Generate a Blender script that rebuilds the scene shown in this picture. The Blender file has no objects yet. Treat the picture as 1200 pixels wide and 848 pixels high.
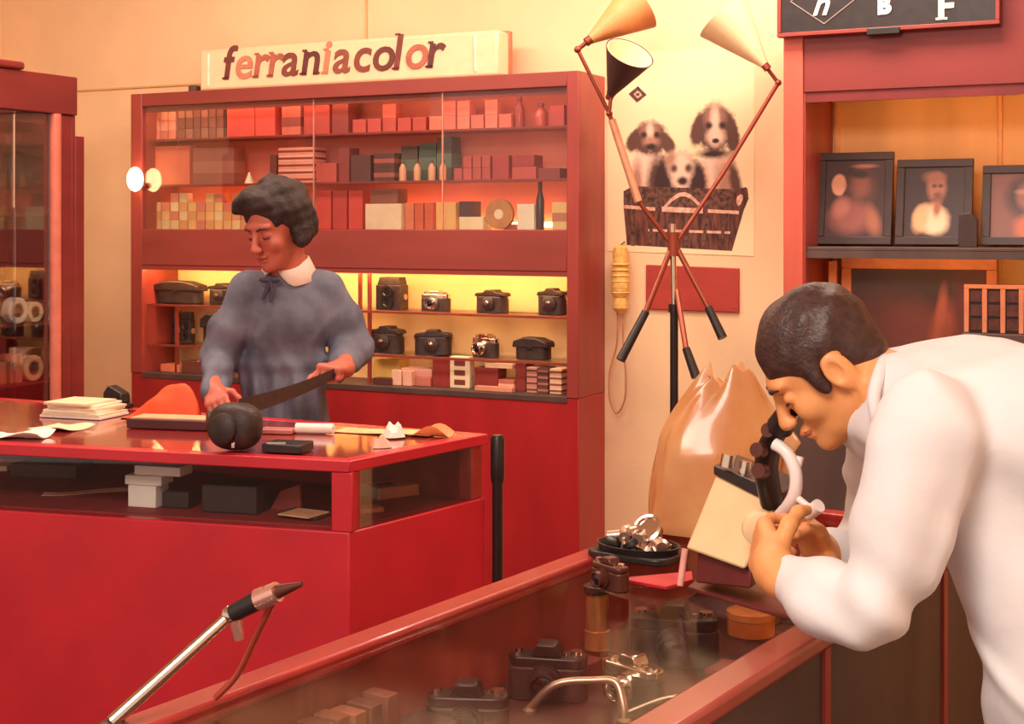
import bpy, math, random
import numpy as np
from mathutils import Vector, Matrix

# ------------------------------------------------------------------ camera, world, lights, exposure
scene = bpy.context.scene
COL = scene.collection
F = 1667.0            # focal length in pixels of the 1200 px wide frame (50 mm on 36 mm)
CU, CV, CH = 600.0, 265.0, 1.55   # principal column, horizon row, camera height
cam_d = bpy.data.cameras.new('camera')
cam_d.lens = 50.0; cam_d.sensor_width = 36.0; cam_d.shift_y = -0.1325
cam_d.clip_start = 0.05
cam = bpy.data.objects.new('camera', cam_d); COL.objects.link(cam)
cam.location = (0, 0, CH); cam.rotation_euler = (math.pi/2, 0, 0)
scene.camera = cam

world = bpy.data.worlds.new('world'); scene.world = world
world.use_nodes = True
bg = world.node_tree.nodes['Background']
bg.inputs[0].default_value = (1.0, 0.78, 0.64, 1); bg.inputs[1].default_value = 0.75

def area_lamp(name, loc, size, sizey, energy, color, rot=(0, 0, 0)):
    l = bpy.data.lights.new(name, 'AREA'); l.shape = 'RECTANGLE'
    l.size = size; l.size_y = sizey; l.energy = energy; l.color = color
    o = bpy.data.objects.new(name, l); COL.objects.link(o)
    o.location = loc; o.rotation_euler = rot
    return o
# ceiling lamps of the shop: one above the customers' side, one above the passage, one by the white wall
area_lamp('ceiling_lamp', (-0.7, 0.5, 3.05), 1.6, 1.0, 92, (1.0, 0.86, 0.76), (math.radians(32), 0, math.radians(-8)))
area_lamp('ceiling_lamp', (-1.35, 4.4, 3.12), 2.4, 0.5, 52, (1.0, 0.78, 0.62), (math.radians(18), 0, math.radians(-26.5)))
area_lamp('ceiling_lamp', (0.80, 4.3, 3.12), 1.2, 0.4, 44, (1.0, 0.86, 0.72), (math.radians(18), 0, math.radians(-26.5)))

scene.view_settings.view_transform = 'Standard'
scene.view_settings.look = 'None'
scene.view_settings.exposure = 0.12
scene.view_settings.gamma = 1.0
scene.view_settings.use_curve_mapping = False

# ------------------------------------------------------------------ place helpers
TH = math.radians(26.5)
E1 = Vector((math.cos(TH), -math.sin(TH))); E2 = Vector((math.sin(TH), math.cos(TH)))
OC = Vector((0.2527, 5.4))          # right front corner of the wall cabinet, origin of the shop frame
def W(u, v, d): return Vector(((u-CU)/F*d, d, CH-(v-CV)/F*d))
def onZ(u, v, z): return W(u, v, (CH-z)*F/(v-CV))
def shop(x, y, z=0.0):
    p = OC + E1*x + E2*y; return Vector((p.x, p.y, z))
def shop_px(u, v, yp):
    up = (u-CU)/F; nd = OC.dot(E2)+yp
    d = nd/(up*E2.x+E2.y); p = Vector((up*d, d))-OC
    return p.dot(E1), CH-(v-CV)/F*d
PH = math.radians(-34.0)            # near glass case frame: x across, y along, origin under the camera
def case(x, y, z=0.0):
    return Vector((math.cos(PH)*x-math.sin(PH)*y, math.sin(PH)*x+math.cos(PH)*y, z))
def case_px(u, v, z):
    p = onZ(u, v, z)
    return Vector((math.cos(PH)*p.x+math.sin(PH)*p.y, -math.sin(PH)*p.x+math.cos(PH)*p.y, z))

# ------------------------------------------------------------------ materials
MATS = {}
def lin(c):
    return tuple(((x/255.0)/12.92 if x/255.0 <= 0.04045 else ((x/255.0+0.055)/1.055)**2.4) for x in c)
def mat(name, rgb, rough=0.6, metal=0.0, var=0.12, scale=18.0, bump=0.0, bscale=90.0, coat=0.0, stretch=(1, 1, 1), emit=None, spec=0.5, sss=0.0, rgb2=None):
    if name in MATS: return MATS[name]
    m = bpy.data.materials.new(name); m.use_nodes = True
    nt = m.node_tree; b = nt.nodes['Principled BSDF']
    c = lin(rgb)
    tc = nt.nodes.new('ShaderNodeTexCoord'); mp = nt.nodes.new('ShaderNodeMapping')
    mp.inputs['Scale'].default_value = stretch
    nt.links.new(tc.outputs['Object'], mp.inputs['Vector'])
    nz = nt.nodes.new('ShaderNodeTexNoise'); nz.inputs['Scale'].default_value = scale
    nz.inputs['Detail'].default_value = 4.0
    nt.links.new(mp.outputs['Vector'], nz.inputs['Vector'])
    rp = nt.nodes.new('ShaderNodeValToRGB')
    lo = lin(rgb2) if rgb2 else tuple(x*(1-var) for x in c)
    hi = c if rgb2 else tuple(min(1, x*(1+var)) for x in c)
    rp.color_ramp.elements[0].position = 0.35; rp.color_ramp.elements[1].position = 0.65
    rp.color_ramp.elements[0].color = (*lo, 1); rp.color_ramp.elements[1].color = (*hi, 1)
    nt.links.new(nz.outputs['Fac'], rp.inputs['Fac'])
    nt.links.new(rp.outputs['Color'], b.inputs['Base Color'])
    b.inputs['Roughness'].default_value = rough; b.inputs['Metallic'].default_value = metal
    b.inputs['Coat Weight'].default_value = coat; b.inputs['Coat Roughness'].default_value = 0.08
    b.inputs['Specular IOR Level'].default_value = spec
    if sss:
        b.inputs['Subsurface Weight'].default_value = sss; b.inputs['Subsurface Radius'].default_value = (0.012, 0.005, 0.003)
    if bump:
        n2 = nt.nodes.new('ShaderNodeTexNoise'); n2.inputs['Scale'].default_value = bscale; n2.inputs['Detail'].default_value = 3.0
        nt.links.new(mp.outputs['Vector'], n2.inputs['Vector'])
        bp = nt.nodes.new('ShaderNodeBump'); bp.inputs['Strength'].default_value = bump; bp.inputs['Distance'].default_value = 0.004
        nt.links.new(n2.outputs['Fac'], bp.inputs['Height']); nt.links.new(bp.outputs['Normal'], b.inputs['Normal'])
    if emit:
        b.inputs['Emission Color'].default_value = (*lin(emit[0]), 1); b.inputs['Emission Strength'].default_value = emit[1]
    MATS[name] = m; return m
def glass(name, tint=(1, 1, 1), gloss=0.045, rough=0.02, refl=0.6):
    if name in MATS: return MATS[name]
    m = bpy.data.materials.new(name); m.use_nodes = True; nt = m.node_tree
    for n in list(nt.nodes): nt.nodes.remove(n)
    out = nt.nodes.new('ShaderNodeOutputMaterial'); mx = nt.nodes.new('ShaderNodeMixShader')
    tr = nt.nodes.new('ShaderNodeBsdfTransparent'); tr.inputs[0].default_value = (*tint, 1)
    gl = nt.nodes.new('ShaderNodeBsdfGlossy'); gl.inputs['Roughness'].default_value = rough
    fr = nt.nodes.new('ShaderNodeFresnel'); fr.inputs[0].default_value = 1.45
    mt = nt.nodes.new('ShaderNodeMath'); mt.operation = 'MULTIPLY_ADD'; mt.inputs[1].default_value = refl; mt.inputs[2].default_value = gloss-0.03
    mt.use_clamp = True
    nt.links.new(fr.outputs[0], mt.inputs[0]); nt.links.new(mt.outputs[0], mx.inputs[0])
    nt.links.new(tr.outputs[0], mx.inputs[1]); nt.links.new(gl.outputs[0], mx.inputs[2]); nt.links.new(mx.outputs[0], out.inputs[0])
    MATS[name] = m; return m

WALL = mat('cream_wall_paint', (246, 208, 164), 0.85, var=0.05, scale=3, bump=0.15, bscale=160)
RED = mat('red_lacquered_wood', (176, 40, 44), 0.38, var=0.12, scale=6, stretch=(1, 1, 0.25), coat=0.15)
REDW = mat('red_brown_wood', (164, 66, 58), 0.45, var=0.16, scale=7, stretch=(1, 1, 0.2), coat=0.15)
RAIL = mat('red_brown_rail', (150, 64, 56), 0.5, var=0.14, scale=7, stretch=(0.2, 1, 1))
DARKW = mat('dark_brown_wood', (86, 64, 58), 0.55, var=0.2, scale=8, stretch=(1, 1, 0.2))
LINING = mat('dark_case_lining', (84, 46, 42), 0.8, var=0.2, scale=20)
BACKRED = mat('salmon_red_lining', (236, 136, 114), 0.75, var=0.05, scale=6)
BACKYEL = mat('peach_yellow_lining', (255, 214, 156), 0.8, var=0.05, scale=6)
ORANGEW = mat('honey_wood_panel', (246, 184, 116), 0.5, var=0.12, scale=6, stretch=(1, 1, 0.15))
BLACK = mat('black_leather', (58, 42, 40), 0.5, var=0.25, scale=40, bump=0.3, bscale=220)
BLACKP = mat('black_plastic', (40, 32, 32), 0.35, var=0.15)
CHROME = mat('polished_chrome', (236, 220, 206), 0.16, 1.0, var=0.05)
DULLM = mat('dull_silver_metal', (214, 186, 166), 0.35, 0.9, var=0.1)
LENS = mat('dark_lens_glass', (24, 20, 30), 0.06, coat=0.8)
CREAM = mat('cream_card', (250, 226, 186), 0.7, var=0.05)
WHITE = mat('white_card', (252, 244, 230), 0.7, var=0.04)
GLASS = glass('clear_shop_glass')
GLASSTOP = glass('clear_counter_glass', (0.97, 0.95, 0.93), 0.03, 0.08, 0.13)
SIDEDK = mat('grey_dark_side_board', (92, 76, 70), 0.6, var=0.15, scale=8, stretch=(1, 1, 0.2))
def print_mat(name, base, items, noise=40.0, wob=0.35, rough=0.45):
    """flat photographic print: soft ellipses (cx, cz, rx, rz, turn, rgb, softness) over a ground"""
    m = bpy.data.materials.new(name); m.use_nodes = True; nt = m.node_tree; b = nt.nodes['Principled BSDF']
    b.inputs['Roughness'].default_value = rough
    tc = nt.nodes.new('ShaderNodeTexCoord')
    nz = nt.nodes.new('ShaderNodeTexNoise'); nz.inputs['Scale'].default_value = noise; nz.inputs['Detail'].default_value = 3
    nt.links.new(tc.outputs['Object'], nz.inputs['Vector'])
    nm = nt.nodes.new('ShaderNodeMath'); nm.operation = 'MULTIPLY_ADD'; nm.inputs[1].default_value = wob; nm.inputs[2].default_value = -wob/2
    nt.links.new(nz.outputs['Fac'], nm.inputs[0])
    prev = None
    for cx, cz, rx, rz, turn, rgb, soft in items:
        mp = nt.nodes.new('ShaderNodeMapping'); mp.vector_type = 'TEXTURE'
        mp.inputs['Location'].default_value = (cx, 0, cz); mp.inputs['Rotation'].default_value = (0, turn, 0); mp.inputs['Scale'].default_value = (rx, 1, rz)
        nt.links.new(tc.outputs['Object'], mp.inputs['Vector'])
        ln = nt.nodes.new('ShaderNodeVectorMath'); ln.operation = 'LENGTH'; nt.links.new(mp.outputs['Vector'], ln.inputs[0])
        ad = nt.nodes.new('ShaderNodeMath'); ad.operation = 'ADD'; nt.links.new(ln.outputs['Value'], ad.inputs[0]); nt.links.new(nm.outputs[0], ad.inputs[1])
        mr = nt.nodes.new('ShaderNodeMapRange'); mr.inputs['From Min'].default_value = 1+soft; mr.inputs['From Max'].default_value = 1-soft
        nt.links.new(ad.outputs[0], mr.inputs['Value'])
        mx = nt.nodes.new('ShaderNodeMix'); mx.data_type = 'RGBA'
        nt.links.new(mr.outputs[0], mx.inputs[0])
        if prev is None: mx.inputs[6].default_value = (*lin(base), 1)
        else: nt.links.new(prev, mx.inputs[6])
        mx.inputs[7].default_value = (*lin(rgb), 1); prev = mx.outputs[2]
    nt.links.new(prev, b.inputs['Base Color'])
    return m
DARKMET = mat('dark_bronze_metal', (96, 52, 42), 0.4, 0.4)

# ------------------------------------------------------------------ mesh building
class MB:
    def __init__(self): self.v = []; self.f = []; self.mi = []; self.m = 0
    def add(self, vs, fs, M=None):
        o = len(self.v)
        for p in vs:
            p = Vector(p)
            self.v.append(tuple(M @ p) if M is not None else tuple(p))
        for f in fs: self.f.append([i+o for i in f]); self.mi.append(self.m)
        return self
    def box(self, c, s, rz=0.0, M=None):
        x, y, z = s[0]/2, s[1]/2, s[2]/2
        R = Matrix.Translation(Vector(c)) @ Matrix.Rotation(rz, 4, 'Z')
        if M is not None: R = M @ R
        vs = [(sx*x, sy*y, sz*z) for sz in (-1, 1) for sx, sy in ((-1, -1), (1, -1), (1, 1), (-1, 1))]
        return self.add(vs, [(3, 2, 1, 0), (4, 5, 6, 7), (0, 1, 5, 4), (1, 2, 6, 5), (2, 3, 7, 6), (3, 0, 4, 7)], R)
    def span(self, x0, x1, y0, y1, z0, z1, M=None):
        return self.box(((x0+x1)/2, (y0+y1)/2, (z0+z1)/2), (abs(x1-x0), abs(y1-y0), abs(z1-z0)), 0, M)
    def cyl(self, p0, p1, r0, r1=None, n=16):
        p0 = Vector(p0); p1 = Vector(p1); r1 = r0 if r1 is None else r1
        q = (p1-p0).to_track_quat('Z', 'Y').to_matrix()
        vs = []
        for p, r in ((p0, r0), (p1, r1)):
            for i in range(n):
                a = 2*math.pi*i/n; vs.append(p+q @ Vector((r*math.cos(a), r*math.sin(a), 0)))
        fs = [(i, (i+1) % n, n+(i+1) % n, n+i) for i in range(n)]
        fs += [tuple(range(n-1, -1, -1)), tuple(range(n, 2*n))]
        return self.add(vs, fs)
    def lathe(self, prof, n=24, M=None, closed=False):
        vs = []; fs = []; k = len(prof)
        for r, z in prof:
            for i in range(n):
                a = 2*math.pi*i/n; vs.append((r*math.cos(a), r*math.sin(a), z))
        for j in range(k if closed else k-1):
            for i in range(n):
                a, b = j*n, ((j+1) % k)*n
                fs.append((a+i, a+(i+1) % n, b+(i+1) % n, b+i))
        if not closed:
            fs.append(tuple(range(n-1, -1, -1))); fs.append(tuple(range((k-1)*n, k*n)))
        return self.add(vs, fs, M)
    def tube(self, pts, r, n=10):
        pts = [Vector(p) for p in pts]; k = len(pts); rr = r if isinstance(r, (list, tuple)) else [r]*k
        vs = []; prev = None
        for i in range(k):
            t = (pts[min(i+1, k-1)]-pts[max(i-1, 0)]).normalized()
            up = prev if prev is not None else (Vector((0, 0, 1)) if abs(t.z) < 0.9 else Vector((1, 0, 0)))
            a = (up - t*up.dot(t)).normalized(); b = t.cross(a); prev = a
            for j in range(n):
                an = 2*math.pi*j/n; vs.append(pts[i]+(a*math.cos(an)+b*math.sin(an))*rr[i])
        fs = [(i*n+j, i*n+(j+1) % n, (i+1)*n+(j+1) % n, (i+1)*n+j) for i in range(k-1) for j in range(n)]
        fs += [tuple(range(n-1, -1, -1)), tuple(range((k-1)*n, k*n))]
        return self.add(vs, fs)
    def prism(self, poly, a0, a1, axis='z', M=None):
        n = len(poly)
        def P(x, y, a): return {'z': (x, y, a), 'y': (x, a, y), 'x': (a, x, y)}[axis]
        vs = [P(x, y, a0) for x, y in poly]+[P(x, y, a1) for x, y in poly]
        fs = [tuple(range(n-1, -1, -1)), tuple(range(n, 2*n))]+[(i, (i+1) % n, n+(i+1) % n, n+i) for i in range(n)]
        if axis == 'y': fs = [tuple(reversed(f)) for f in fs]
        return self.add(vs, fs, M)
    def ell(self, c, r, nu=20, nv=12, M=None):
        vs = []; fs = []
        for j in range(1, nv):
            t = math.pi*j/nv
            for i in range(nu):
                a = 2*math.pi*i/nu
                vs.append((c[0]+r[0]*math.sin(t)*math.cos(a), c[1]+r[1]*math.sin(t)*math.sin(a), c[2]+r[2]*math.cos(t)))
        vs += [(c[0], c[1], c[2]+r[2]), (c[0], c[1], c[2]-r[2])]
        T, B = len(vs)-2, len(vs)-1
        for j in range(nv-2):
            for i in range(nu): fs.append((j*nu+i, (j+1)*nu+i, (j+1)*nu+(i+1) % nu, j*nu+(i+1) % nu))
        for i in range(nu):
            fs.append((T, i, (i+1) % nu)); fs.append((B, (nv-2)*nu+(i+1) % nu, (nv-2)*nu+i))
        return self.add(vs, fs, M)
    def mesh(self, name, mats, smooth=True):
        me = bpy.data.meshes.new(name); me.from_pydata(self.v, [], self.f)
        for m in (mats if isinstance(mats, (list, tuple)) else [mats]): me.materials.append(m)
        me.polygons.foreach_set('material_index', self.mi)
        if smooth:
            me.polygons.foreach_set('use_smooth', [True]*len(self.f))
            me.set_sharp_from_angle(angle=math.radians(38))
        me.update(); return me
def link(name, me, parent=None, loc=(0, 0, 0), rz=0.0, bevel=0.0):
    o = bpy.data.objects.new(name, me); COL.objects.link(o)
    o.location = loc; o.rotation_euler = (0, 0, rz)
    if parent: o.parent = parent
    if bevel:
        b = o.modifiers.new('bevel', 'BEVEL'); b.width = bevel; b.segments = 2; b.limit_method = 'ANGLE'
    return o
def tag(o, label=None, cat=None, group=None, kind=None):
    if label: o['label'] = label
    if cat: o['category'] = cat
    if group: o['group'] = group
    if kind: o['kind'] = kind
    return o
def thing(name, label, cat, loc=(0, 0, 0), rz=0.0, group=None):
    o = bpy.data.objects.new(name, None); COL.objects.link(o)
    o.location = loc; o.rotation_euler = (0, 0, rz); o.empty_display_size = 0.05
    return tag(o, label, cat, group)
def part(name, mb, m, parent, bevel=0.0, label=None, smooth=True):
    o = link(name, mb.mesh(name, m, smooth), parent, bevel=bevel)
    if label: o['label'] = label
    return o
def single(name, mb, m, label, cat, loc=(0, 0, 0), rz=0.0, group=None, bevel=0.0):
    return tag(link(name, mb.mesh(name, m), None, loc, rz, bevel), label, cat, group)
def struct(name, mb, m, loc=(0, 0, 0), rz=0.0, bevel=0.0, parent=None):
    o = link(name, mb.mesh(name, m), parent, loc, rz, bevel)
    return o if parent else tag(o, kind='structure')
def letter(ch, size, shear=0.0, bold=0.0, depth=0.002, serif=None):
    cu = bpy.data.curves.new('letter', 'FONT'); cu.body = ch; cu.size = size; cu.shear = shear; cu.offset = bold; cu.extrude = depth; cu.resolution_u = 4
    o = bpy.data.objects.new('letter', cu); COL.objects.link(o)
    dg = bpy.context.evaluated_depsgraph_get(); me = bpy.data.meshes.new_from_object(o.evaluated_get(dg))
    bpy.data.objects.remove(o); bpy.data.curves.remove(cu)
    vs = [tuple(v.co) for v in me.vertices]; fs = [tuple(p.vertices) for p in me.polygons]
    bpy.data.meshes.remove(me)
    return vs, fs
rnd = random.Random(7)

# ------------------------------------------------------------------ room shell
Rz = -TH
o0 = (OC.x, OC.y, 0)
struct('floor', MB().span(-3.4, 3.2, -7.4, 0.4, -0.1, 0), mat('brown_floor', (120, 74, 58), 0.5, var=0.2, scale=4), o0, Rz)
wb = struct('wall_back', MB().span(-3.4, 3.2, 0.26, 0.4, 0, 3.2), WALL, o0, Rz)
struct('wall_left', MB().span(-3.4, -3.25, -4.5, 0.26, 0, 3.2), WALL, o0, Rz)
struct('wall_right', MB().span(3.05, 3.2, -4.5, 0.26, 0, 3.2), WALL, o0, Rz)
struct('ceiling', MB().span(-3.4, 3.2, -7.4, 0.4, 3.2, 3.3), mat('ceiling_paint', (246, 224, 190), 0.9, var=0.04), o0, Rz)
SEAM = mat('wall_seam_batten', (226, 178, 120), 0.8, var=0.06)
xs0, zs0 = shop_px(60, 108, 0.26); xs1, _ = shop_px(240, 100, 0.26)
struct('trim_1', MB().span(xs0-1.0, shop_px(430, 60, .26)[0], 0.252, 0.26, zs0-0.004, zs0+0.004), SEAM, o0, Rz)
xv, _ = shop_px(430, 20, 0.26)
struct('trim_2', MB().span(xv-0.004, xv+0.004, 0.252, 0.26, zs0, 3.2), SEAM, o0, Rz)

# ------------------------------------------------------------------ wall cabinet behind the assistant
def zavg(*pts, y=0.0):
    return sum(shop_px(u, v, y)[1] for u, v in pts)/len(pts)
XL = shop_px(153, 200, 0)[0]
xl_in = shop_px(166, 200, 0)[0]; xr_in = shop_px(664, 200, 0)[0]
zt = zavg((155, 109), (676, 84)); zt_in = zavg((170, 122), (660, 104))
zm1 = zavg((165, 268), (660, 270)); zm0 = zavg((165, 310), (660, 321))
zb = zavg((165, 437), (660, 466))
zs = [zavg((180, 161), (650, 148)), zavg((180, 213), (650, 212))]          # upper shelves
zl = [zavg((180, 355), (650, 373)), zavg((180, 402), (650, 428))]          # lower shelves
CD = 0.259
cab = thing('wall_cabinet', 'tall red-brown glazed wall cabinet of films and cameras behind the assistant', 'cabinet', o0, Rz)
part('base', MB().span(XL, 0, 0.004, CD, 0, zb), RED, cab, 0.004)
m = MB(); m.span(XL, 0, 0.0, 0.022, zb, zb+0.001)
part('stile', MB().span(XL, xl_in, 0, CD, zb, zt), REDW, cab, 0.003)
part('stile', MB().span(xr_in, 0, 0, CD, zb, zt), REDW, cab, 0.003)
part('top_rail', MB().span(xl_in, xr_in, 0, CD, zt_in, zt), RAIL, cab, 0.003)
part('middle_rail', MB().span(xl_in, xr_in, 0.0, CD-0.012, zm0+0.004, zm1), RAIL, cab, 0.003)
part('sill', MB().span(xl_in, xr_in, 0.0, CD-0.012, zb-0.02, zb+0.004), DARKW, cab, 0.002)
part('upper_back_panel', MB().span(xl_in, xr_in, CD-0.012, CD, zm1, zt_in), BACKRED, cab)
part('lower_back_panel', MB().span(xl_in, xr_in, CD-0.012, CD, zb, zm1), BACKYEL, cab)
SHELFG = mat('red_edged_shelf', (150, 62, 50), 0.4, var=0.1)
for z in zs+zl:      # glass shelves with a red-brown front edge
    sf = part('shelf', MB().span(xl_in, xr_in, 0.043, CD-0.012, z-0.006, z), GLASS, cab)
    part('shelf_edge', MB().span(xl_in, xr_in, 0.035, 0.043, z-0.010, z), SHELFG, sf, 0.001)
for u, zz0, zz1 in ((206, zb+0.004, zl[0]-0.01), (432, zb+0.004, zm0+0.004), (421, zl[0], zm0+0.004)):
    x = shop_px(u, 380, 0.06)[0]
    part('shelf_support', MB().span(x-0.006, x+0.006, 0.06, 0.075, zz0, zz1), SHELFG, cab)
for u0, u1, yo in ((166, 369, 0.012), (367, 520, 0.02), (518, 664, 0.012)):
    a = shop_px(u0, 200, yo)[0]; b = shop_px(u1, 200, yo)[0]
    g = part('sliding_pane', MB().span(a, b, yo, yo+0.004, zm1, zt_in), GLASS, cab)
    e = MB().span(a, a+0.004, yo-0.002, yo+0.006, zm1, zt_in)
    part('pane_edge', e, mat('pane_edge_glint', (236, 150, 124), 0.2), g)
TUBE = mat('warm_tube_glow', (255, 226, 150), 0.4, emit=((255, 204, 132), 42.0))
TUBE2 = mat('warm_tube_glow_dim', (255, 226, 150), 0.4, emit=((255, 200, 120), 11.0))
part('lamp_tube', MB().cyl((xl_in+0.03, 0.05, zm0-0.004), (xr_in-0.03, 0.05, zm0-0.004), 0.010), TUBE, cab)
part('tube_shield', MB().span(xl_in, xr_in, 0.004, 0.014, zm0-0.016, zm0+0.004), RAIL, cab)
part('lamp_tube', MB().cyl((xl_in+0.03, 0.05, zt_in-0.010), (xr_in-0.03, 0.05, zt_in-0.010), 0.008), mat('added_rose_tube_glow', (255, 200, 170), 0.4, emit=((255, 190, 150), 9.0)), cab)  # added tube, unseen behind the rail, brightens the upper shelves
part('tube_shield', MB().span(xl_in, xr_in, 0.028, 0.036, zt_in-0.026, zt_in), RAIL, cab)
# low light at the bottom of the upper showcase: two short tubes behind the middle rail
part('lamp_tube', MB().cyl((xl_in+0.05, 0.225, zm1+0.02), (xl_in+0.75, 0.225, zm1+0.02), 0.010), TUBE2, cab)
part('lamp_tube', MB().cyl((xr_in-0.95, 0.225, zm1+0.02), (xr_in-0.05, 0.225, zm1+0.02), 0.010), TUBE2, cab)
# small end cap on the top, left of the sign
x, z = shop_px(228, 98, 0.05)
single('cable_box', MB().span(-0.02, 0.02, -0.02, 0.02, 0, 0.028), DARKW, 'small dark cable box on top of the wall cabinet beside the lettered sign', 'cable box', shop(x, 0.05, zt), Rz, bevel=0.004)
# added glowing globe imitating a bright reflection at the cabinet's outer stile
x, z = shop_px(161, 210, -0.03)
gl = thing('reflection_globe', 'small glowing globe imitating a reflection on the wall cabinet stile', 'lamp', shop(x, -0.045, z), Rz)
part('globe', MB().ell((0, 0, 0), (0.036, 0.036, 0.054)), mat('reflection_glow', (255, 244, 214), 0.3, emit=((255, 226, 160), 9.0)), gl)
part('mount', MB().cyl((0, 0.018, -0.02), (0, 0.0445, -0.03), 0.014), DULLM, gl)

# ------------------------------------------------------------------ lettered sign on the cabinet
xa, za = shop_px(232, 102, 0.02); xb, zb_ = shop_px(582, 88, 0.02)
sw = xb-xa; ztop = zavg((235, 57), (580, 36), y=0.02)
sg = thing('lettered_sign', 'cream lettered box sign lying on the wall cabinet top', 'sign', shop(xa, 0.03, zt+0.001), Rz)
sh = ztop-zt
part('box', MB().span(0, sw, 0, 0.11, 0, sh), mat('cream_sign_plastic', (250, 212, 170), 0.3, var=0.04, emit=((255, 190, 140), 0.10)), sg, 0.012)  # faint glow put into the plastic to lift the sign face
part('frame', MB().span(-0.006, sw+0.006, 0.09, 0.12, 0, sh+0.006), mat('sign_edge', (196, 120, 90), 0.5), sg, 0.004)
for xx in (0.05, sw-0.10): part('glint_strip', MB().cyl((xx, -0.001, 0.02), (xx, -0.001, sh-0.02), 0.006), mat('glint_cream', (255, 236, 214), 0.15), sg)  # glints at the sign's ends painted as bright strips
txt = 'ferraniacolor'; DK = (120, 60, 52); LT = (206, 132, 104)
shade = [DK, LT, (186, 104, 82), (180, 100, 80), (130, 66, 54), (104, 50, 42), LT, (150, 80, 64), (140, 70, 58), (116, 56, 48), (130, 64, 52), (186, 104, 84), (106, 52, 46)]
adv = dict(f=0.36, e=0.56, r=0.44, a=0.57, n=0.62, i=0.32, c=0.54, o=0.58, l=0.33)
tot = sum(adv[c] for c in txt)
x0 = shop_px(259, 80, 0.02)[0]-xa; x1 = shop_px(516, 70, 0.02)[0]-xa
size = (x1-x0)/tot*1.0
cx = x0
Mrot = Matrix.Rotation(math.pi/2, 4, 'X')
zb0 = sh*0.26
for ch, c in zip(txt, shade):
    vs, fs = letter(ch, size*1.18, 0.16, 0.0018*size/0.1, 0.0025)
    b = MB(); b.add(vs, fs, Matrix.Translation((cx, -0.003, zb0)) @ Mrot)
    wv = [v[0] for v in vs]; lo = min(wv)
    s = size
    if ch in 'rnilf':            # slab serifs at the feet of the stems
        b.box((cx+lo+0.05*s, -0.003, zb0+0.02*s), (0.20*s, 0.005, 0.05*s))
    if ch == 'n': b.box((cx+max(wv)-0.10*s, -0.003, zb0+0.02*s), (0.18*s, 0.005, 0.05*s))
    if ch in 'rni': b.box((cx+lo+0.10*s, -0.003, zb0+0.58*s), (0.13*s, 0.005, 0.05*s))
    if ch == 'l': b.box((cx+lo+0.12*s, -0.003, zb0+0.82*s), (0.14*s, 0.005, 0.05*s))
    part('letter', b, mat('sign_letter_%d_%d' % (c[0], c[1]), c, 0.6), sg, smooth=False)
    cx += adv[ch]*size

# ------------------------------------------------------------------ cartons on the shelves
ITEM_Y = 0.13
ROWS = [', lowest layer', ', second layer', ', third layer', ', fourth layer']
STK = [', lowest of its stack', ', second from the bottom', ', third from the bottom', ', fourth from the bottom', ', topmost of its stack']
def carton_mesh(w, d, h):
    k = (round(w, 3), round(d, 3), round(h, 3))
    return MB().span(-w/2, w/2, -d/2, d/2, 0, h)
def carton(u0, v0, u1, v1, rgb, zbase, label, group=None, y=ITEM_Y, depth=0.08, name='film_carton', cat='box', band=None, jitter=0.0):
    xa, zt_ = shop_px(u0, v0, y-depth/2); xb, zb_ = shop_px(u1, v1, y-depth/2)
    h = max(0.012, abs(zt_-zb_)); w = max(0.012, xb-xa)
    m = mat('card_%d_%d_%d' % rgb, rgb, 0.65, var=0.06)
    loc = shop((xa+xb)/2, y, zbase+0.0004)
    mb = MB().span(-w/2, w/2, -depth/2, depth/2, 0, h)
    rz = Rz+rnd.uniform(-jitter, jitter)
    if band is None:
        o = single(name, mb, m, label, cat, loc, rz, group, bevel=0.0015)
    else:
        o = thing(name, label, cat, loc, rz, group)
        part('carton_body', mb, m, o, 0.0015)
        part('printed_band', MB().span(-w/2-0.0004, w/2+0.0004, -depth/2-0.0006, depth/2+0.0004, h*0.3, h*0.62), mat('card_%d_%d_%d' % band, band, 0.65, var=0.06), o)
    return zbase+0.0004+h
def grid(u0, u1, v0, v1, nc, nr, zbase, cols, label, group, gap=0.12, y=ITEM_Y, depth=0.06, band=None, ragged=0):
    du = (u1-u0)/nc; dv = (v1-v0)/nr
    for i in range(nc):
        z = zbase
        for j in range(nr - (rnd.randint(0, ragged) if ragged else 0)):
            a = u0+du*i
            z = carton(a+du*gap/2, v1-dv*(j+1)+0.6, a+du*(1-gap/2), v1-dv*j, cols[(i*3+j*2+rnd.randint(0, 1)) % len(cols)], z, label+(ROWS[j] if nr > 1 else ''), group, y, depth, band=band)
PALE = [(230, 140, 112), (216, 122, 98), (236, 158, 126)]
GREY = [(142, 88, 72), (160, 112, 90), (128, 78, 66)]
REDS = [(206, 96, 80), (192, 84, 72), (214, 108, 90)]
YEL = [(250, 202, 132), (238, 176, 112), (252, 222, 160)]
t1, t2, t3 = zs[0], zs[1], zm1
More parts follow.
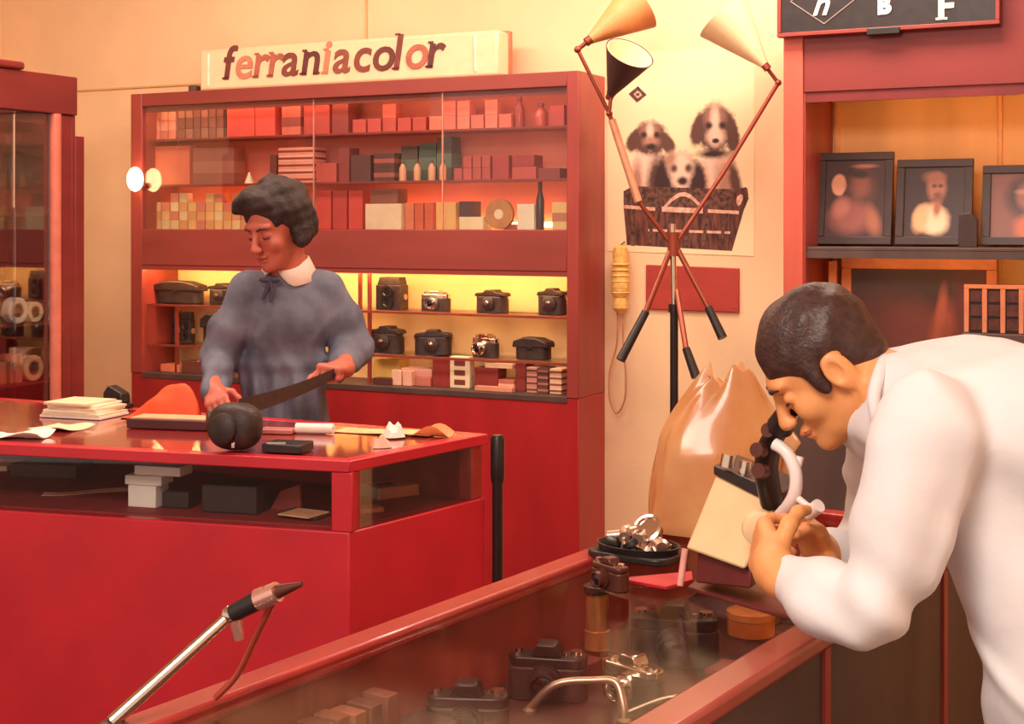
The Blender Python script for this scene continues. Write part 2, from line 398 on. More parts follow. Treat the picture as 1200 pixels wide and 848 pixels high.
# top shelf
grid(169, 206, 126, 160, 4, 3, t1, PALE, 'small salmon film carton stacked on the top shelf against the cabinet stile', 'salmon cartons on the top shelf')
grid(208, 262, 122, 160, 6, 3, t1, GREY, 'small brown-grey film carton in the stack on the top shelf', 'grey cartons on the top shelf')
for u0, u1, v0 in ((266, 298, 121), (299, 322, 124)): carton(u0, v0, u1, 157, (222, 90, 76), t1, 'plain red paper box on the top shelf above the assistant', 'red paper boxes on the top shelf')
carton(330, 122, 352, 156, (208, 112, 92), t1, 'salmon box with a brown band on the top shelf of the wall cabinet', band=(150, 74, 62))
carton(356, 118, 386, 155, (186, 78, 66), t1, 'wide dull red box on the top shelf beside a narrow brown box')
carton(389, 114, 408, 155, (146, 66, 58), t1, 'narrow brown upright box on the top shelf of the wall cabinet')
grid(412, 500, 120, 153, 5, 2, t1, REDS, 'dull red carton in the double row on the top shelf', 'dull red cartons on the top shelf', ragged=1)
grid(502, 600, 116, 150, 6, 2, t1, [(222, 116, 96), (230, 128, 106)], 'salmon red carton in the row on the top shelf beneath the sign', 'salmon red cartons on the top shelf', ragged=1)
# little jar and boxes
def bottle(u, v0, v1, zbase, wpx, rgb, caprgb, label, group=None, y=ITEM_Y):
    x, za = shop_px(u, v0, y); _, zb_ = shop_px(u, v1, y)
    h = za-zb_; r = wpx/F*5.6/2
    o = thing('chemical_bottle', label, 'bottle', shop(x, y, zbase+0.0004), Rz, group)
    part('bottle_body', MB().lathe([(r*.96, 0), (r, h*.06), (r, h*.6), (r*.55, h*.78), (r*.42, h*.84)], 16), mat('btl_%d_%d_%d' % rgb, rgb, 0.25, var=0.06), o)
    part('cap', MB().lathe([(r*.5, h*.84), (r*.5, h)], 14), mat('btl_%d_%d_%d' % caprgb, caprgb, 0.4), o)
bottle(609, 112, 149, t1, 12, (170, 72, 62), (130, 56, 50), 'dark red bottle with narrow neck on the top shelf', None)
bottle(634, 118, 147, t1, 15, (196, 84, 70), (150, 64, 56), 'wide red bottle on the top shelf beside the cabinet stile', None)
carton(644, 122, 661, 146, (190, 76, 66), t1, 'small dull red box in the end corner of the top shelf')
# second shelf
carton(170, 168, 222, 212, (226, 118, 90), t2, 'large salmon box on the second shelf above the tiny yellow cartons')
carton(226, 170, 274, 212, (156, 92, 76), t2, 'large brown-grey box with a paler label on the second shelf', band=(176, 112, 92))
x, z = shop_px(292, 213, 0.1)
single('paper_cone', MB().lathe([(0.022, 0), (0.003, 0.05)], 14), CREAM, 'small cream paper cone on the second shelf beside a brown box', 'paper cone', shop(x, 0.10, t2+0.0004), Rz)
z = t2
for k in range(5):
    z = carton(326, 173+0, 368, 180, (236, 158, 130) if k % 2 == 0 else (244, 178, 150), z, 'flat pale box with white edge on the second shelf'+STK[k], 'stack of flat pale boxes on the second shelf', depth=0.09, band=(150, 56, 50))
carton(316, 175, 324, 208, (120, 60, 52), t2, 'thin dark upright box beside the stack of flat pale boxes')
carton(370, 188, 394, 210, (200, 88, 72), t2, 'low red box beside the stack of flat pale boxes')
carton(397, 170, 409, 210, (150, 66, 58), t2, 'slim brown upright box on the second shelf')
for u0, v0, u1, n_, rgb in ((411, 180, 434, 1, (104, 62, 56)), ):
    carton(u0, v0, u1, 211, rgb, t2, 'single black square box on the second shelf of the wall cabinet')
z = t2
for k in range(2): z = carton(438, 194, 462, 210, (98, 60, 54), z, 'black box with a pale strip on the second shelf, '+('lower' if k == 0 else 'upper')+' of a pair', 'pair of stacked black boxes', band=(170, 92, 78))
for i, u in enumerate((467, 484, 501, 514)):
    bottle(u+5, 186, 210, t2, 9, (232, 172, 130), (120, 90, 70), 'small pale bottle in front of the dark green boxes', 'pale bottles on the second shelf', y=0.075)
for i, (u0, u1, v0) in enumerate(((470, 489, 168), (491, 511, 165), (512, 529, 158))):
    carton(u0, v0, u1, 209, (78, 92, 76) if i == 1 else (92, 76, 68), t2, 'dark greenish upright box behind small pale bottles', 'dark green boxes on the second shelf', y=0.17, band=(104, 116, 96))
grid(531, 575, 182, 211, 4, 2, t2, [(200, 90, 76), (186, 82, 70)], 'small dark red carton on the second shelf', 'small dark red cartons on the second shelf', ragged=1)
carton(577, 183, 596, 211, (178, 66, 58), t2, 'square dark red box with pale side on the second shelf')
z = carton(600, 196, 628, 210, (198, 84, 70), t2, 'flat red box under a darker red box on the second shelf')
carton(600, 183, 626, 196, (168, 60, 54), z, 'dark red box on top of a flat red box')
carton(631, 198, 656, 210, (150, 64, 56), t2, 'flat brown-red box at the end of the second shelf')
# third tier, lit from below
grid(168, 292, 222, 266, 12, 4, t3, YEL+PALE[:1], 'tiny pale yellow film carton in the grid on the lit cabinet shelf', 'tiny yellow cartons on the lit shelf', y=0.12, depth=0.04, ragged=1)
grid(370, 426, 222, 268, 3, 1, t3, [(226, 84, 68), (206, 74, 60)], 'tall red paper packet on the lit shelf beside the assistant\'s hair', 'tall red packets on the lit shelf')
z = carton(428, 238, 470, 268, (255, 226, 184), t3, 'white box under a brown box on the lit shelf', depth=0.10)
carton(434, 222, 466, 239, (150, 92, 70), z, 'brown flat box standing on the white box')
grid(474, 508, 236, 268, 3, 1, t3, [(226, 110, 76), (236, 136, 96)], 'orange upright packet on the lit shelf', 'orange packets on the lit shelf')
carton(511, 236, 534, 268, (250, 196, 112), t3, 'plain yellow upright box on the lit shelf')
z = carton(538, 254, 566, 269, (255, 232, 178), t3, 'low cream box under a black box on the lit shelf')
carton(538, 236, 553, 254, (92, 52, 46), z, 'small black box on a low cream box')
x, z = shop_px(586, 250, 0.12)
rl = thing('film_reel', 'round striped film reel standing on the lit shelf', 'film reel', shop(x, 0.12, t3+0.062), Rz)
Mr = Matrix.Rotation(math.pi/2, 4, 'X')
part('reel_flange', MB().lathe([(0.061, -0.012), (0.061, -0.009), (0.02, -0.009), (0.02, -0.012)], 28, Mr, True), mat('brass_reel', (224, 158, 92), 0.35, 0.6), rl)
part('reel_flange', MB().lathe([(0.061, 0.012), (0.061, 0.009), (0.02, 0.009), (0.02, 0.012)], 28, Mr, True), mat('brass_reel', (224, 158, 92)), rl)
part('film_winding', MB().lathe([(0.05, -0.009), (0.05, 0.009), (0.02, 0.009), (0.02, -0.009)], 28, Mr, True), mat('brown_film', (150, 80, 56), 0.3), rl)
part('hub', MB().lathe([(0.02, -0.013), (0.02, 0.013)], 16, Mr), CREAM, rl)
carton(606, 240, 626, 270, (255, 240, 206), t3, 'plain white upright box beside the round film reel')
carton(590, 220, 610, 226, (200, 128, 96), t3+0.0, 'flat tan box lying behind the white box', y=0.2, depth=0.05)
bottle(633, 214, 270, t3, 10, (84, 46, 40), (70, 40, 36), 'tall black bottle on the lit shelf', None, y=0.10)
carton(647, 238, 664, 270, (252, 214, 140), t3, 'yellow box against the stile on the lit shelf', band=(214, 140, 100))

# ------------------------------------------------------------------ cameras in the lower showcase
def rbox(mb, w, d, h, r, z0=0.0, n=5):
    pts = []
    for cx, cy, a0 in ((w/2-r, d/2-r, 0), (-w/2+r, d/2-r, 90), (-w/2+r, -d/2+r, 180), (w/2-r, -d/2+r, 270)):
        for i in range(n): a = math.radians(a0+90*i/(n-1)); pts.append((cx+r*math.cos(a), cy+r*math.sin(a)))
    mb.prism(pts, z0, z0+h); return mb
FX = Matrix.Rotation(math.pi/2, 4, 'X')      # lathe axis z -> -y (towards the front)
def px_wh(u0, v0, u1, v1, y):
    xa, za = shop_px(u0, v0, y); xb, zb_ = shop_px(u1, v1, y); return (xa+xb)/2, xb-xa, za-zb_
def camera_roll(u0, v0, u1, v1, zbase, label, style, y=0.12, rz=0.0):
    cx, w, h = px_wh(u0, v0, u1, v1, y)
    o = thing('camera', label, 'camera', shop(cx, y, zbase+0.0004), Rz+rz)
    d = min(0.075, w*0.55)
    if style == 'cased':
        b = MB(); rbox(b, w, d, h*0.72, d*0.45)
        part('leather_case', b, BLACK, o, 0.004)
        b = MB(); b.prism([(-w*.5, h*.72), (w*.5, h*.72), (w*.46, h*.86), (w*.2, h*.9), (w*.14, h), (-w*.14, h), (-w*.2, h*.9), (-w*.46, h*.86)], -d*.46, d*.46, 'y')
        part('case_top', b, BLACK, o, 0.003)
        part('lens_bulge', MB().lathe([(h*.30, d*.3), (h*.29, d*.62), (h*.2, d*.7), (0.002, d*.71)], 22, Matrix.Translation((0, 0, h*.42)) @ FX), BLACK, o)
        part('snap_button', MB().lathe([(h*.09, d*.68), (h*.09, d*.76), (h*.03, d*.8)], 14, Matrix.Translation((0, 0, h*.46)) @ FX), CHROME, o)
        for s in (-1, 1): part('strap_lug', MB().box((s*(w/2+0.002), 0, h*.66), (0.005, 0.008, 0.012)), CHROME, o)
    elif style == 'open':
        b = MB(); rbox(b, w, d*.7, h*.62, d*.3); part('body', b, BLACK, o, 0.002)
        b = MB(); rbox(b, w, d*.68, h*.2, d*.3, h*.62); part('top_plate', b, CHROME, o, 0.002)
        part('viewfinder', MB().span(-w*.18, w*.18, -d*.3, d*.28, h*.82, h), CHROME, o, 0.003)
        part('lens_barrel', MB().lathe([(h*.33, d*.3), (h*.33, d*.55), (h*.27, d*.56), (h*.27, d*.85), (h*.22, d*.87), (h*.19, d*.78), (0.002, d*.78)], 24, Matrix.Translation((0, 0, h*.40)) @ FX), CHROME, o)
        part('lens_glass', MB().lathe([(h*.19, d*.77), (h*.12, d*.82), (0.002, d*.835)], 20, Matrix.Translation((0, 0, h*.40)) @ FX), LENS, o)
        for s in (-.36, .34): part('knob', MB().cyl((s*w, 0, h*.82), (s*w, 0, h*.93), w*.07), CHROME, o)
    elif style == 'twin':
        part('body', MB().span(-w*.5, w*.5, -d*.5, d*.5, 0, h*.76), BLACK, o, 0.004)
        part('viewing_hood', MB().prism([(-w*.46, h*.76), (w*.46, h*.76), (w*.4, h), (-w*.36, h)], -d*.44, d*.44, 'y'), BLACK, o, 0.002)
        for zz in (.24, .55):
            part('lens_barrel', MB().lathe([(w*.24, d*.45), (w*.24, d*.68), (w*.15, d*.68), (w*.12, d*.6), (.002, d*.6)], 20, Matrix.Translation((0, 0, h*zz)) @ FX), BLACKP, o)
        part('focus_knob', MB().cyl((w*.5, 0, h*.4), (w*.56, 0, h*.4), h*.09), DULLM, o)
    elif style == 'bag':
        b = MB(); rbox(b, w*.92, d, h*.74, d*.4); part('bag_body', b, BLACK, o, 0.006)
        b = MB(); b.prism([(-w*.5, h*.55), (w*.5, h*.55), (w*.48, h*.8), (w*.2, h*.97), (-w*.2, h), (-w*.48, h*.82)], -d*.54, d*.52, 'y'); part('flap', b, BLACK, o, 0.005)
        part('buckle', MB().span(-.012, .012, -d*.58, -d*.53, h*.48, h*.6), BLACKP, o, 0.001)
    return o
a, b_ = zl
camera_roll(185, 329, 238, 357, a, 'wide black camera bag on the upper display shelf beside the globe stile', 'bag')
camera_roll(248, 331, 276, 357, a, 'black cased camera half hidden by the assistant\'s smock on the upper display shelf', 'cased')
camera_roll(445, 323, 474, 362, a, 'tall black twin-lens camera on the upper display shelf', 'twin')
camera_roll(495, 341, 527, 366, a, 'chrome-fronted camera on the upper display shelf beside the twin-lens camera', 'open')
camera_roll(560, 342, 595, 370, a, 'black cased camera alone in the middle of the upper display shelf', 'cased')
camera_roll(632, 341, 663, 373, a, 'black camera case against the cabinet stile on the upper display shelf', 'cased')
camera_roll(202, 366, 211, 403, b_, 'thin black upright case on the middle display shelf', 'twin', y=0.14)
camera_roll(213, 365, 226, 402, b_, 'narrow black upright camera on the middle display shelf', 'twin')
camera_roll(240, 366, 269, 404, b_, 'rounded black camera bag on the middle display shelf beside the assistant', 'bag')
camera_roll(437, 383, 472, 416, b_, 'black cased camera with bright button below the twin-lens camera', 'cased')
camera_roll(489, 387, 527, 418, b_, 'dark brown cased camera on the middle display shelf', 'cased', rz=0.3)
camera_roll(553, 393, 586, 422, b_, 'small chrome and black camera on the middle display shelf', 'open', rz=-0.3)
camera_roll(605, 397, 646, 425, b_, 'plump black camera bag on the middle display shelf', 'bag')
t4 = zb+0.004
carton(213, 420, 250, 436, (120, 64, 52), t4, 'long brown box on the bottom of the lower showcase', y=0.1)
carton(188, 426, 210, 436, (230, 130, 90), t4, 'flat orange box on the bottom of the lower showcase', y=0.1)
carton(437, 440, 458, 449, (90, 50, 46), t4, 'flat black box in front of the yellow box', y=0.06, depth=0.04)
carton(438, 418, 468, 446, (248, 204, 110), t4, 'plain yellow box on the bottom of the lower showcase', y=0.18)
carton(459, 435, 470, 453, (244, 196, 168), t4, 'small upright white box beneath the flat pink box', y=0.07, depth=0.03)
carton(472, 435, 482, 453, (240, 186, 160), t4, 'small upright pinkish box among the showcase boxes', y=0.07, depth=0.03)
z = carton(484, 442, 504, 453, (206, 120, 104), t4, 'low rose box under a flat pink box', y=0.12)
carton(470, 430, 506, 441, (238, 180, 160), z, 'flat pink box lying on a rose box', y=0.14)
carton(507, 419, 528, 455, (156, 52, 44), t4, 'tall dark red box on the bottom of the lower showcase', y=0.13)
cx, w, h = px_wh(530, 421, 553, 459, 0.1)
rk = thing('slide_rack', 'cream card rack with three dark slots in the lower showcase', 'rack', shop(cx, 0.1, t4+0.0004), Rz)
part('rack_body', MB().span(-w/2, w/2, -0.02, 0.02, 0, h), CREAM, rk, 0.002)
for k in range(3): part('slot', MB().span(-w*.28, w*.28, -0.022, -0.018, h*(.10+.3*k), h*(.27+.3*k)), mat('slot_dark', (130, 62, 50), 0.6), rk, 0.003)
z = carton(556, 432, 583, 459, (140, 50, 44), t4, 'dark red box under a cream lid in the lower showcase', y=0.12)
carton(568, 425, 600, 432, (240, 200, 160), z, 'cream flat box lying on dark red boxes', y=0.12)
z = carton(584, 446, 602, 460, (188, 110, 92), t4, 'rose box with a cream band in the lower showcase', y=0.12, band=(240, 190, 160))
carton(556, 455, 600, 463, (226, 150, 120), t4, 'long low salmon box along the showcase sill', y=0.05, depth=0.03)
carton(604, 430, 616, 463, (140, 54, 50), t4, 'thin dark red upright box beside striped cartons', y=0.13)
for u0, u1, cA, cB, nm in ((617, 629, (214, 150, 130), (120, 70, 60), 'small striped rose carton stacked in the lower showcase'), (630, 642, (110, 66, 58), (190, 120, 100), 'small striped black carton stacked in the lower showcase'), (644, 658, (250, 206, 170), (150, 80, 66), 'small striped cream carton stacked in the lower showcase')):
    z = t4
    for k in range(4): z = carton(u0, 440, u1, 448, cA, z, nm+STK[k if k < 3 else 4], nm.replace('small ', '').replace(' carton stacked in', ' cartons in'), y=0.11, band=cB)

# ------------------------------------------------------------------ glazed cabinet along the left wall
LX, LY = -1.855, -0.70
lc = thing('glazed_cabinet', 'dark red glazed cabinet with header, standing along the side wall', 'cabinet', shop(LX, LY, 0), Rz)
LD, LL = 0.36, 1.5       # depth (to -x), length (to -y)
HW = mat('dark_red_header', (126, 36, 36), 0.5, var=0.15, scale=7, stretch=(1, 0.2, 1))
part('plinth', MB().span(-LD, 0, -LL, 0, 0, 0.75), HW, lc, 0.004)
part('header', MB().span(-LD, 0.012, -LL, 0.0, 1.985, 2.135), HW, lc, 0.004)
part('cornice', MB().span(-LD, 0.03, -LL, -0.29, 2.135, 2.165), HW, lc, 0.01)
part('back_panel', MB().span(-LD, -LD+0.015, -LL, 0, 0.75, 1.985), mat('rose_cabinet_lining', (150, 62, 56), 0.7), lc)
part('end_panel', MB().span(-LD, 0, -0.02, 0.0, 0.75, 1.985), HW, lc, 0.002)
part('stile', MB().span(-0.03, 0.0, -0.075, -0.0205, 0.75, 1.985), HW, lc, 0.003)
part('glass_stile', MB().cyl((-0.002, -0.105, 0.75), (-0.002, -0.105, 1.985), 0.022, n=20), mat('pink_lit_stile', (214, 120, 100), 0.25, var=0.08), lc)  # brightness of the lit stile is put into its pink colour
part('end_board', MB().span(-LD, 0.0, 0.001, 0.05, 0, 1.905), HW, lc, 0.003)
for k, (y0, y1) in enumerate(((-0.31, -0.125), (-0.80, -0.30), (-LL, -0.78))):
    g = part('glass_door', MB().span(-0.016+0.004*k, -0.013+0.004*k, y0, y1, 0.75, 1.985), GLASS, lc)
    part('door_edge', MB().cyl((-0.012+0.004*k, y0+0.004, 1.62), (-0.012+0.004*k, y0+0.004, 1.97), 0.005), CHROME, g)
part('tube_shield', MB().span(-0.04, -0.032, -LL, -0.08, 1.945, 1.985), HW, lc)
part('lamp_tube', MB().cyl((-0.06, -LL+0.1, 1.972), (-0.06, -0.15, 1.972), 0.008), mat('added_rose_tube_glow', (255, 200, 170)), lc)  # added tube behind the shield, brightens the rolls inside
for z in (0.955, 1.18, 1.60): part('shelf', MB().span(-LD+0.015, -0.03, -LL, -0.021, z-0.01, z), HW, lc)
def ring(loc, R, r, th, m, label, name='paper_roll', cat='roll'):
    Mx = Matrix.Rotation(math.pi/2, 4, 'Y')
    o = thing(name, label, cat, loc, Rz)
    part('roll_body', MB().lathe([(R, -th), (R, th), (R*.55, th), (R*.55, -th)], 28, Mx, True), m, o, 0.003)
    part('core', MB().lathe([(R*.55, -th*.9), (R*.55, th*.9), (R*.42, th*.9), (R*.42, -th*.9)], 24, Mx, True), mat('roll_core', (150, 80, 66), 0.6), o)
ring(shop(LX-0.06, LY-0.255, 1.18+0.0505), 0.050, 0, 0.02, WHITE, 'fat white paper roll on edge in the side cabinet')
ring(shop(LX-0.06, LY-0.165, 1.18+0.0405), 0.040, 0, 0.018, CREAM, 'smaller white roll beside the fat white roll')
ring(shop(LX-0.06, LY-0.175, 0.955+0.0505), 0.050, 0, 0.02, mat('tan_roll', (244, 186, 136), 0.6), 'tan tape roll standing on edge in the side cabinet')
for yy, h, c, lb in ((-0.255, 0.11, (220, 132, 100), 'salmon box beside the tan tape roll'), (-0.335, 0.085, (206, 116, 84), 'lower orange-brown box in the side cabinet')):
    single('carton', MB().span(-0.03, 0.03, -0.03, 0.03, 0, h), mat('card_%d_%d_%d' % c, c), lb, 'box', shop(LX-0.08, LY+yy, 0.9554), Rz, bevel=0.002)
single('ceiling_bulb_cover', MB().ell((0, 0, 0.03), (0.03, 0.03, 0.03)), CREAM, 'small cream globe on the top shelf of the side cabinet', 'globe', shop(LX-0.12, LY-0.36, 1.6004), Rz)

# ------------------------------------------------------------------ red service counter
CT = 0.96
FRp = onZ(410, 540, CT); RRp = onZ(572, 508, CT); FLp = onZ(0, 520, CT); RLp = onZ(60, 470, CT)
FLp = FLp+(FLp-FRp)*0.35; RLp = RLp+(RLp-RRp)*0.18
def poly(i=0.0):
    ps = [Vector((p.x, p.y)) for p in (FRp, RRp, RLp, FLp)]; n = 4; out = []
    for k in range(n):      # inset polygon (counter-clockwise)
        a, b, c = ps[k-1], ps[k], ps[(k+1) % n]
        d1 = (b-a).normalized(); d2 = (c-b).normalized(); n1 = Vector((-d1.y, d1.x)); n2 = Vector((-d2.y, d2.x))
        bis = (n1+n2); t = i/max(0.2, (1+n1.dot(n2)))
        out.append(b+bis*t)
    return out
cb = Vector((FRp.x, FRp.y, 0))
def cpoly(i): return [(p.x-cb.x, p.y-cb.y) for p in poly(i)]
ct = thing('service_counter', 'red lacquered service counter with open glazed shelf in front of the assistant', 'counter', cb)
RED2 = mat('red_counter_front', (206, 40, 54), 0.36, var=0.08, scale=5, coat=0.2)
zsh = 0.779
part('lower_body', MB().prism(cpoly(0.004), 0.0, zsh), RED2, ct, 0.004)
P0 = cpoly(0.0); P3 = cpoly(0.045)
# rim: frame around the glass top
b = MB()
for k in range(4):
    q = [P0[k], P0[(k+1) % 4], P3[(k+1) % 4], P3[k]]
    b.prism(q, CT-0.030, CT)
part('top_rim', b, RED2, ct, 0.003)
part('glass_top', MB().prism(cpoly(0.045), CT-0.008, CT-0.001), mat('glossy_red_top', (150, 40, 40), 0.16, coat=0.7, var=0.1, scale=3), ct)
def post(p, s, z0, z1, m, rz=0.0, name='post', bev=0.003):
    return part(name, MB().box((p[0], p[1], (z0+z1)/2), (s, s, z1-z0), rz), m, ct, bev)
Pi = cpoly(0.034)
post(Pi[0], 0.058, zsh, CT-0.03, RED2, -0.28); post(Pi[1], 0.045, zsh, CT-0.03, mat('pink_lit_post', (206, 84, 72), 0.35), -0.6)  # light on the rear post is put into its pink colour
post(Pi[2], 0.05, zsh, CT-0.03, RED2); post(Pi[3], 0.05, zsh, CT-0.03, RED2)
Pb = cpoly(0.02); Pc = cpoly(0.03)
part('back_board', MB().prism([Pb[1], Pb[2], Pc[2], Pc[1]], zsh, CT-0.03), mat('red_back_board', (176, 46, 46), 0.6), ct)
Pg = cpoly(0.010); Ph = cpoly(0.013)
part('front_pane', MB().prism([Pg[3], Pg[0], Ph[0], Ph[3]], zsh, CT-0.03), GLASS, ct)
part('end_pane', MB().prism([Pg[0], Pg[1], Ph[1], Ph[0]], zsh, CT-0.03), GLASS, ct)
part('shelf_lining', MB().prism(cpoly(0.05), zsh, zsh+0.003), mat('red_shelf_lining', (150, 46, 46), 0.7), ct)
pp = onZ(568, 512, CT); pp = Vector((pp.x+0.035, pp.y+0.075, 0))
bp = thing('black_pole', 'black upright pole beside the end of the red service counter', 'pole', pp)
part('shaft', MB().cyl((0, 0, 0.02), (0, 0, 0.945), 0.015), BLACKP, bp)
part('collar', MB().lathe([(0.018, 0.82), (0.020, 0.84), (0.020, 0.945), (0.015, 0.955)], 16), BLACKP, bp)
part('foot', MB().lathe([(0.03, 0), (0.03, 0.008), (0.018, 0.03)], 20), BLACKP, bp)

def heap(w, d, h, n=20, seed=1, lean=0.0, sharp=1.0, rough=0.2):
    """crumpled mound with a flat underside"""
    rr = random.Random(seed); ph = [rr.uniform(0, 6.28) for _ in range(8)]
    mb = MB(); vs = []; fs = []
    for j in range(n+1):
        for i in range(n+1):
            x = i/n*2-1; y = j/n*2-1
            e = max(0.0, 1-(abs(x)**2.4+abs(y)**2.4))
            z = h*e**(0.55*sharp)*(1+rough*math.sin(5*x+ph[0]+2*y)*math.sin(4*y+ph[1]-x))*(1+lean*x)
            vs.append((x*w/2*(1+.06*math.sin(3*y+ph[2])), y*d/2*(1+.08*math.sin(4*x+ph[3])), max(z, 0.0)))
    m0 = len(vs); vs += [(v[0], v[1], 0) for v in vs[:m0]]
    for j in range(n):
        for i in range(n):
            a = j*(n+1)+i; q = (a, a+1, a+n+2, a+n+1); fs.append(q)
    top = [(i) for i in range(n+1)]
    fs.append(tuple(m0+i for i in list(range(n, -1, -1)))+tuple(m0+j*(n+1) for j in range(1, n+1))+tuple(m0+n*(n+1)+i for i in range(1, n+1))+tuple(m0+j*(n+1)+n for j in range(n-1, 0, -1)))
    mb.add(vs, fs); return mb
def sheet(w, d, z=0.0, curl=0.004, n=8, th=0.0012, ph=0.0):
    mb = MB(); vs = []; fs = []
    for s in (1, 0):
        for j in range(n+1):
            for i in range(n+1):
                x = i/n-.5; y = j/n-.5
                vs.append((x*w, y*d, z+s*th+max(0, curl*(math.sin(5*x+ph)+1)*(abs(y)*2)**2)))
    m0 = (n+1)**2
    for j in range(n):
        for i in range(n):
            a = j*(n+1)+i
            fs.append((a, a+1, a+n+2, a+n+1)); fs.append((m0+a+n+1, m0+a+n+2, m0+a+1, m0+a))
    edge = [i for i in range(n)]+[i*(n+1)+n for i in range(n)]+[n*(n+1)+n-i for i in range(n)]+[(n-i)*(n+1) for i in range(n)]
    for k in range(len(edge)):
        a, b = edge[k], edge[(k+1) % len(edge)]; fs.append((a, m0+a, m0+b, b))
    mb.add(vs, fs); return mb
CZ = CT+0.0005
def at(u, v, z=CT): p = onZ(u, v, z); return Vector((p.x, p.y, z+0.0006))
# left end of the counter top
pl0 = at(98, 487)
for k in range(6):
    single('paper_bundle', MB().box((0, 0, 0.0039), (0.22-0.012*k, 0.15, 0.0078)), CREAM if k % 2 else WHITE, 'thin bundle of cream papers in the pile on the counter, '+('lowest', 'second up', 'third up', 'fourth up', 'fifth up', 'topmost')[k], 'papers', pl0+Vector((rnd.uniform(-.012, .012), rnd.uniform(-.01, .01), .0082*k)), -.35+rnd.uniform(-.15, .15), 'paper bundles piled on the counter', bevel=.001)
single('document_sheet', sheet(0.15, 0.12, 0, 0.006), CREAM, 'single cream sheet lying on the counter beside the paper pile', 'paper', at(72, 502), -0.5)
o = thing('stapler', 'small dark hole punch at the rear edge of the counter', 'hole punch', at(137, 478), -0.4)
part('base', MB().box((0, 0, 0.008), (0.09, 0.06, 0.016)), BLACKP, o, 0.003)
part('lever', MB().prism([(-.04, .016), (.04, .016), (.035, .05), (-.02, .075), (-.04, .05)], -.022, .022, 'y'), BLACKP, o, 0.006)
single('envelope', sheet(0.17, 0.10, 0, 0.010), WHITE, 'crumpled white envelope near the front edge of the counter', 'envelope', at(22, 512), -0.2)
o = thing('orange_wrapping_paper', 'bright orange crumpled wrapping paper rising beside the assistant\'s sleeve', 'wrapping paper', at(192, 490), -0.3)
part('paper', heap(0.25, 0.10, 0.085, seed=4, lean=0.95, sharp=1.3, rough=.14), mat('orange_paper', (244, 92, 48), 0.6, var=0.1), o)
o = thing('flat_case', 'flat dark case with a tan sheet on its lid lying on the counter', 'case', at(196, 503), -0.22)
part('case_body', MB().box((0, 0.04, 0.014), (0.25, 0.10, 0.028)), mat('plum_dark_case', (84, 40, 42), 0.4), o, 0.003)
part('lid_sheet', MB().box((0, 0.045, 0.0295), (0.235, 0.085, 0.003)), mat('tan_sheet', (244, 178, 136), 0.6), o)
# black leather camera case with strap lifted by the assistant
kc = at(276, 527)
o = thing('leather_camera_case', 'round black leather camera case on the counter, its strap lifted by the assistant', 'camera case', kc, -0.3)
def lump(w, d, h, n=24, pw=2.6):
    mb = MB(); vs = []; fs = []; nv = 14
    for j in range(nv+1):
        t = math.pi*j/nv; zz = math.cos(t); rr = math.sin(t)
        zz = math.copysign(abs(zz)**(2/pw), zz); rr = abs(rr)**(2/pw)
        for i in range(n):
            a = 2*math.pi*i/n; c, s = math.cos(a), math.sin(a)
            c = math.copysign(abs(c)**(2/pw), c); s = math.copysign(abs(s)**(2/pw), s)
            vs.append((w/2*rr*c, d/2*rr*s, h/2*(1-zz)))
    for j in range(nv):
        for i in range(n):
            fs.append((j*n+i, j*n+(i+1) % n, (j+1)*n+(i+1) % n, (j+1)*n+i))
    mb.add(vs, fs); return mb
part('case_body', lump(0.145, 0.10, 0.125), BLACK, o)
part('lens_front', MB().lathe([(0.040, 0.03), (0.040, 0.062), (0.030, 0.070), (0.002, 0.071)], 24, Matrix.Translation((-0.01, 0, 0.062)) @ FX), BLACK, o)
part('side_panel', MB().ell((-0.062, -0.018, 0.085), (0.012, 0.02, 0.024)), mat('brown_leather_panel', (112, 66, 58), 0.45), o)
part('clasp', MB().box((0.02, -0.05, 0.02), (0.01, 0.006, 0.016)), CHROME, o, 0.002)
s0 = kc+Vector((0.01, 0.0, 0.11)); s1 = W(394, 437, 4.285)
ck = Matrix.Rotation(0.3, 3, 'Z')
pts = []
for k in range(13):
    t = k/12; p = s0.lerp(s1, t); p.z += -0.008*math.sin(math.pi*t); pts.append(ck @ (p-kc))
sb = MB(); vs = []; fs = []
for p in pts:
    hw = .024-.009*(len(vs)/52)
    for dy, dz in ((-.004, -hw), (.004, -hw), (.004, hw), (-.004, hw)): vs.append((p.x, p.y+dy, p.z+dz))
for k in range(12):
    for j in range(4): fs.append((k*4+j, k*4+(j+1) % 4, k*4+4+(j+1) % 4, k*4+4+j))
fs += [(3, 2, 1, 0), (48, 49, 50, 51)]
sb.add(vs, fs); part('strap', sb, BLACK, o)
o = thing('black_wallet', 'flat black glossy wallet beside the leather camera case', 'wallet', at(332, 531), -0.25)
part('cover', MB().box((0, 0.03, 0.012), (0.11, 0.09, 0.024)), BLACKP, o, 0.004)
part('clip', MB().box((-0.02, 0.0, 0.026), (0.05, 0.008, 0.004), 0.2), CHROME, o)
single('rose_booklet', MB().box((0, 0, 0.006), (0.10, 0.06, 0.012)), mat('rose_card', (190, 116, 110), 0.6), 'thin rose booklet behind the black wallet on the counter', 'booklet', at(326, 507), -0.2, bevel=0.002)
o = thing('paper_roll', 'white paper roll lying on the counter beside long cream sheets', 'paper roll', at(369, 508)+Vector((0, 0, 0.0145)), -0.15)
Mx = Matrix.Rotation(math.pi/2, 4, 'Y')
part('roll_body', MB().lathe([(0.0145, -0.055), (0.0145, 0.055), (0.006, 0.055), (0.006, -0.055)], 18, Mx, True), WHITE, o)
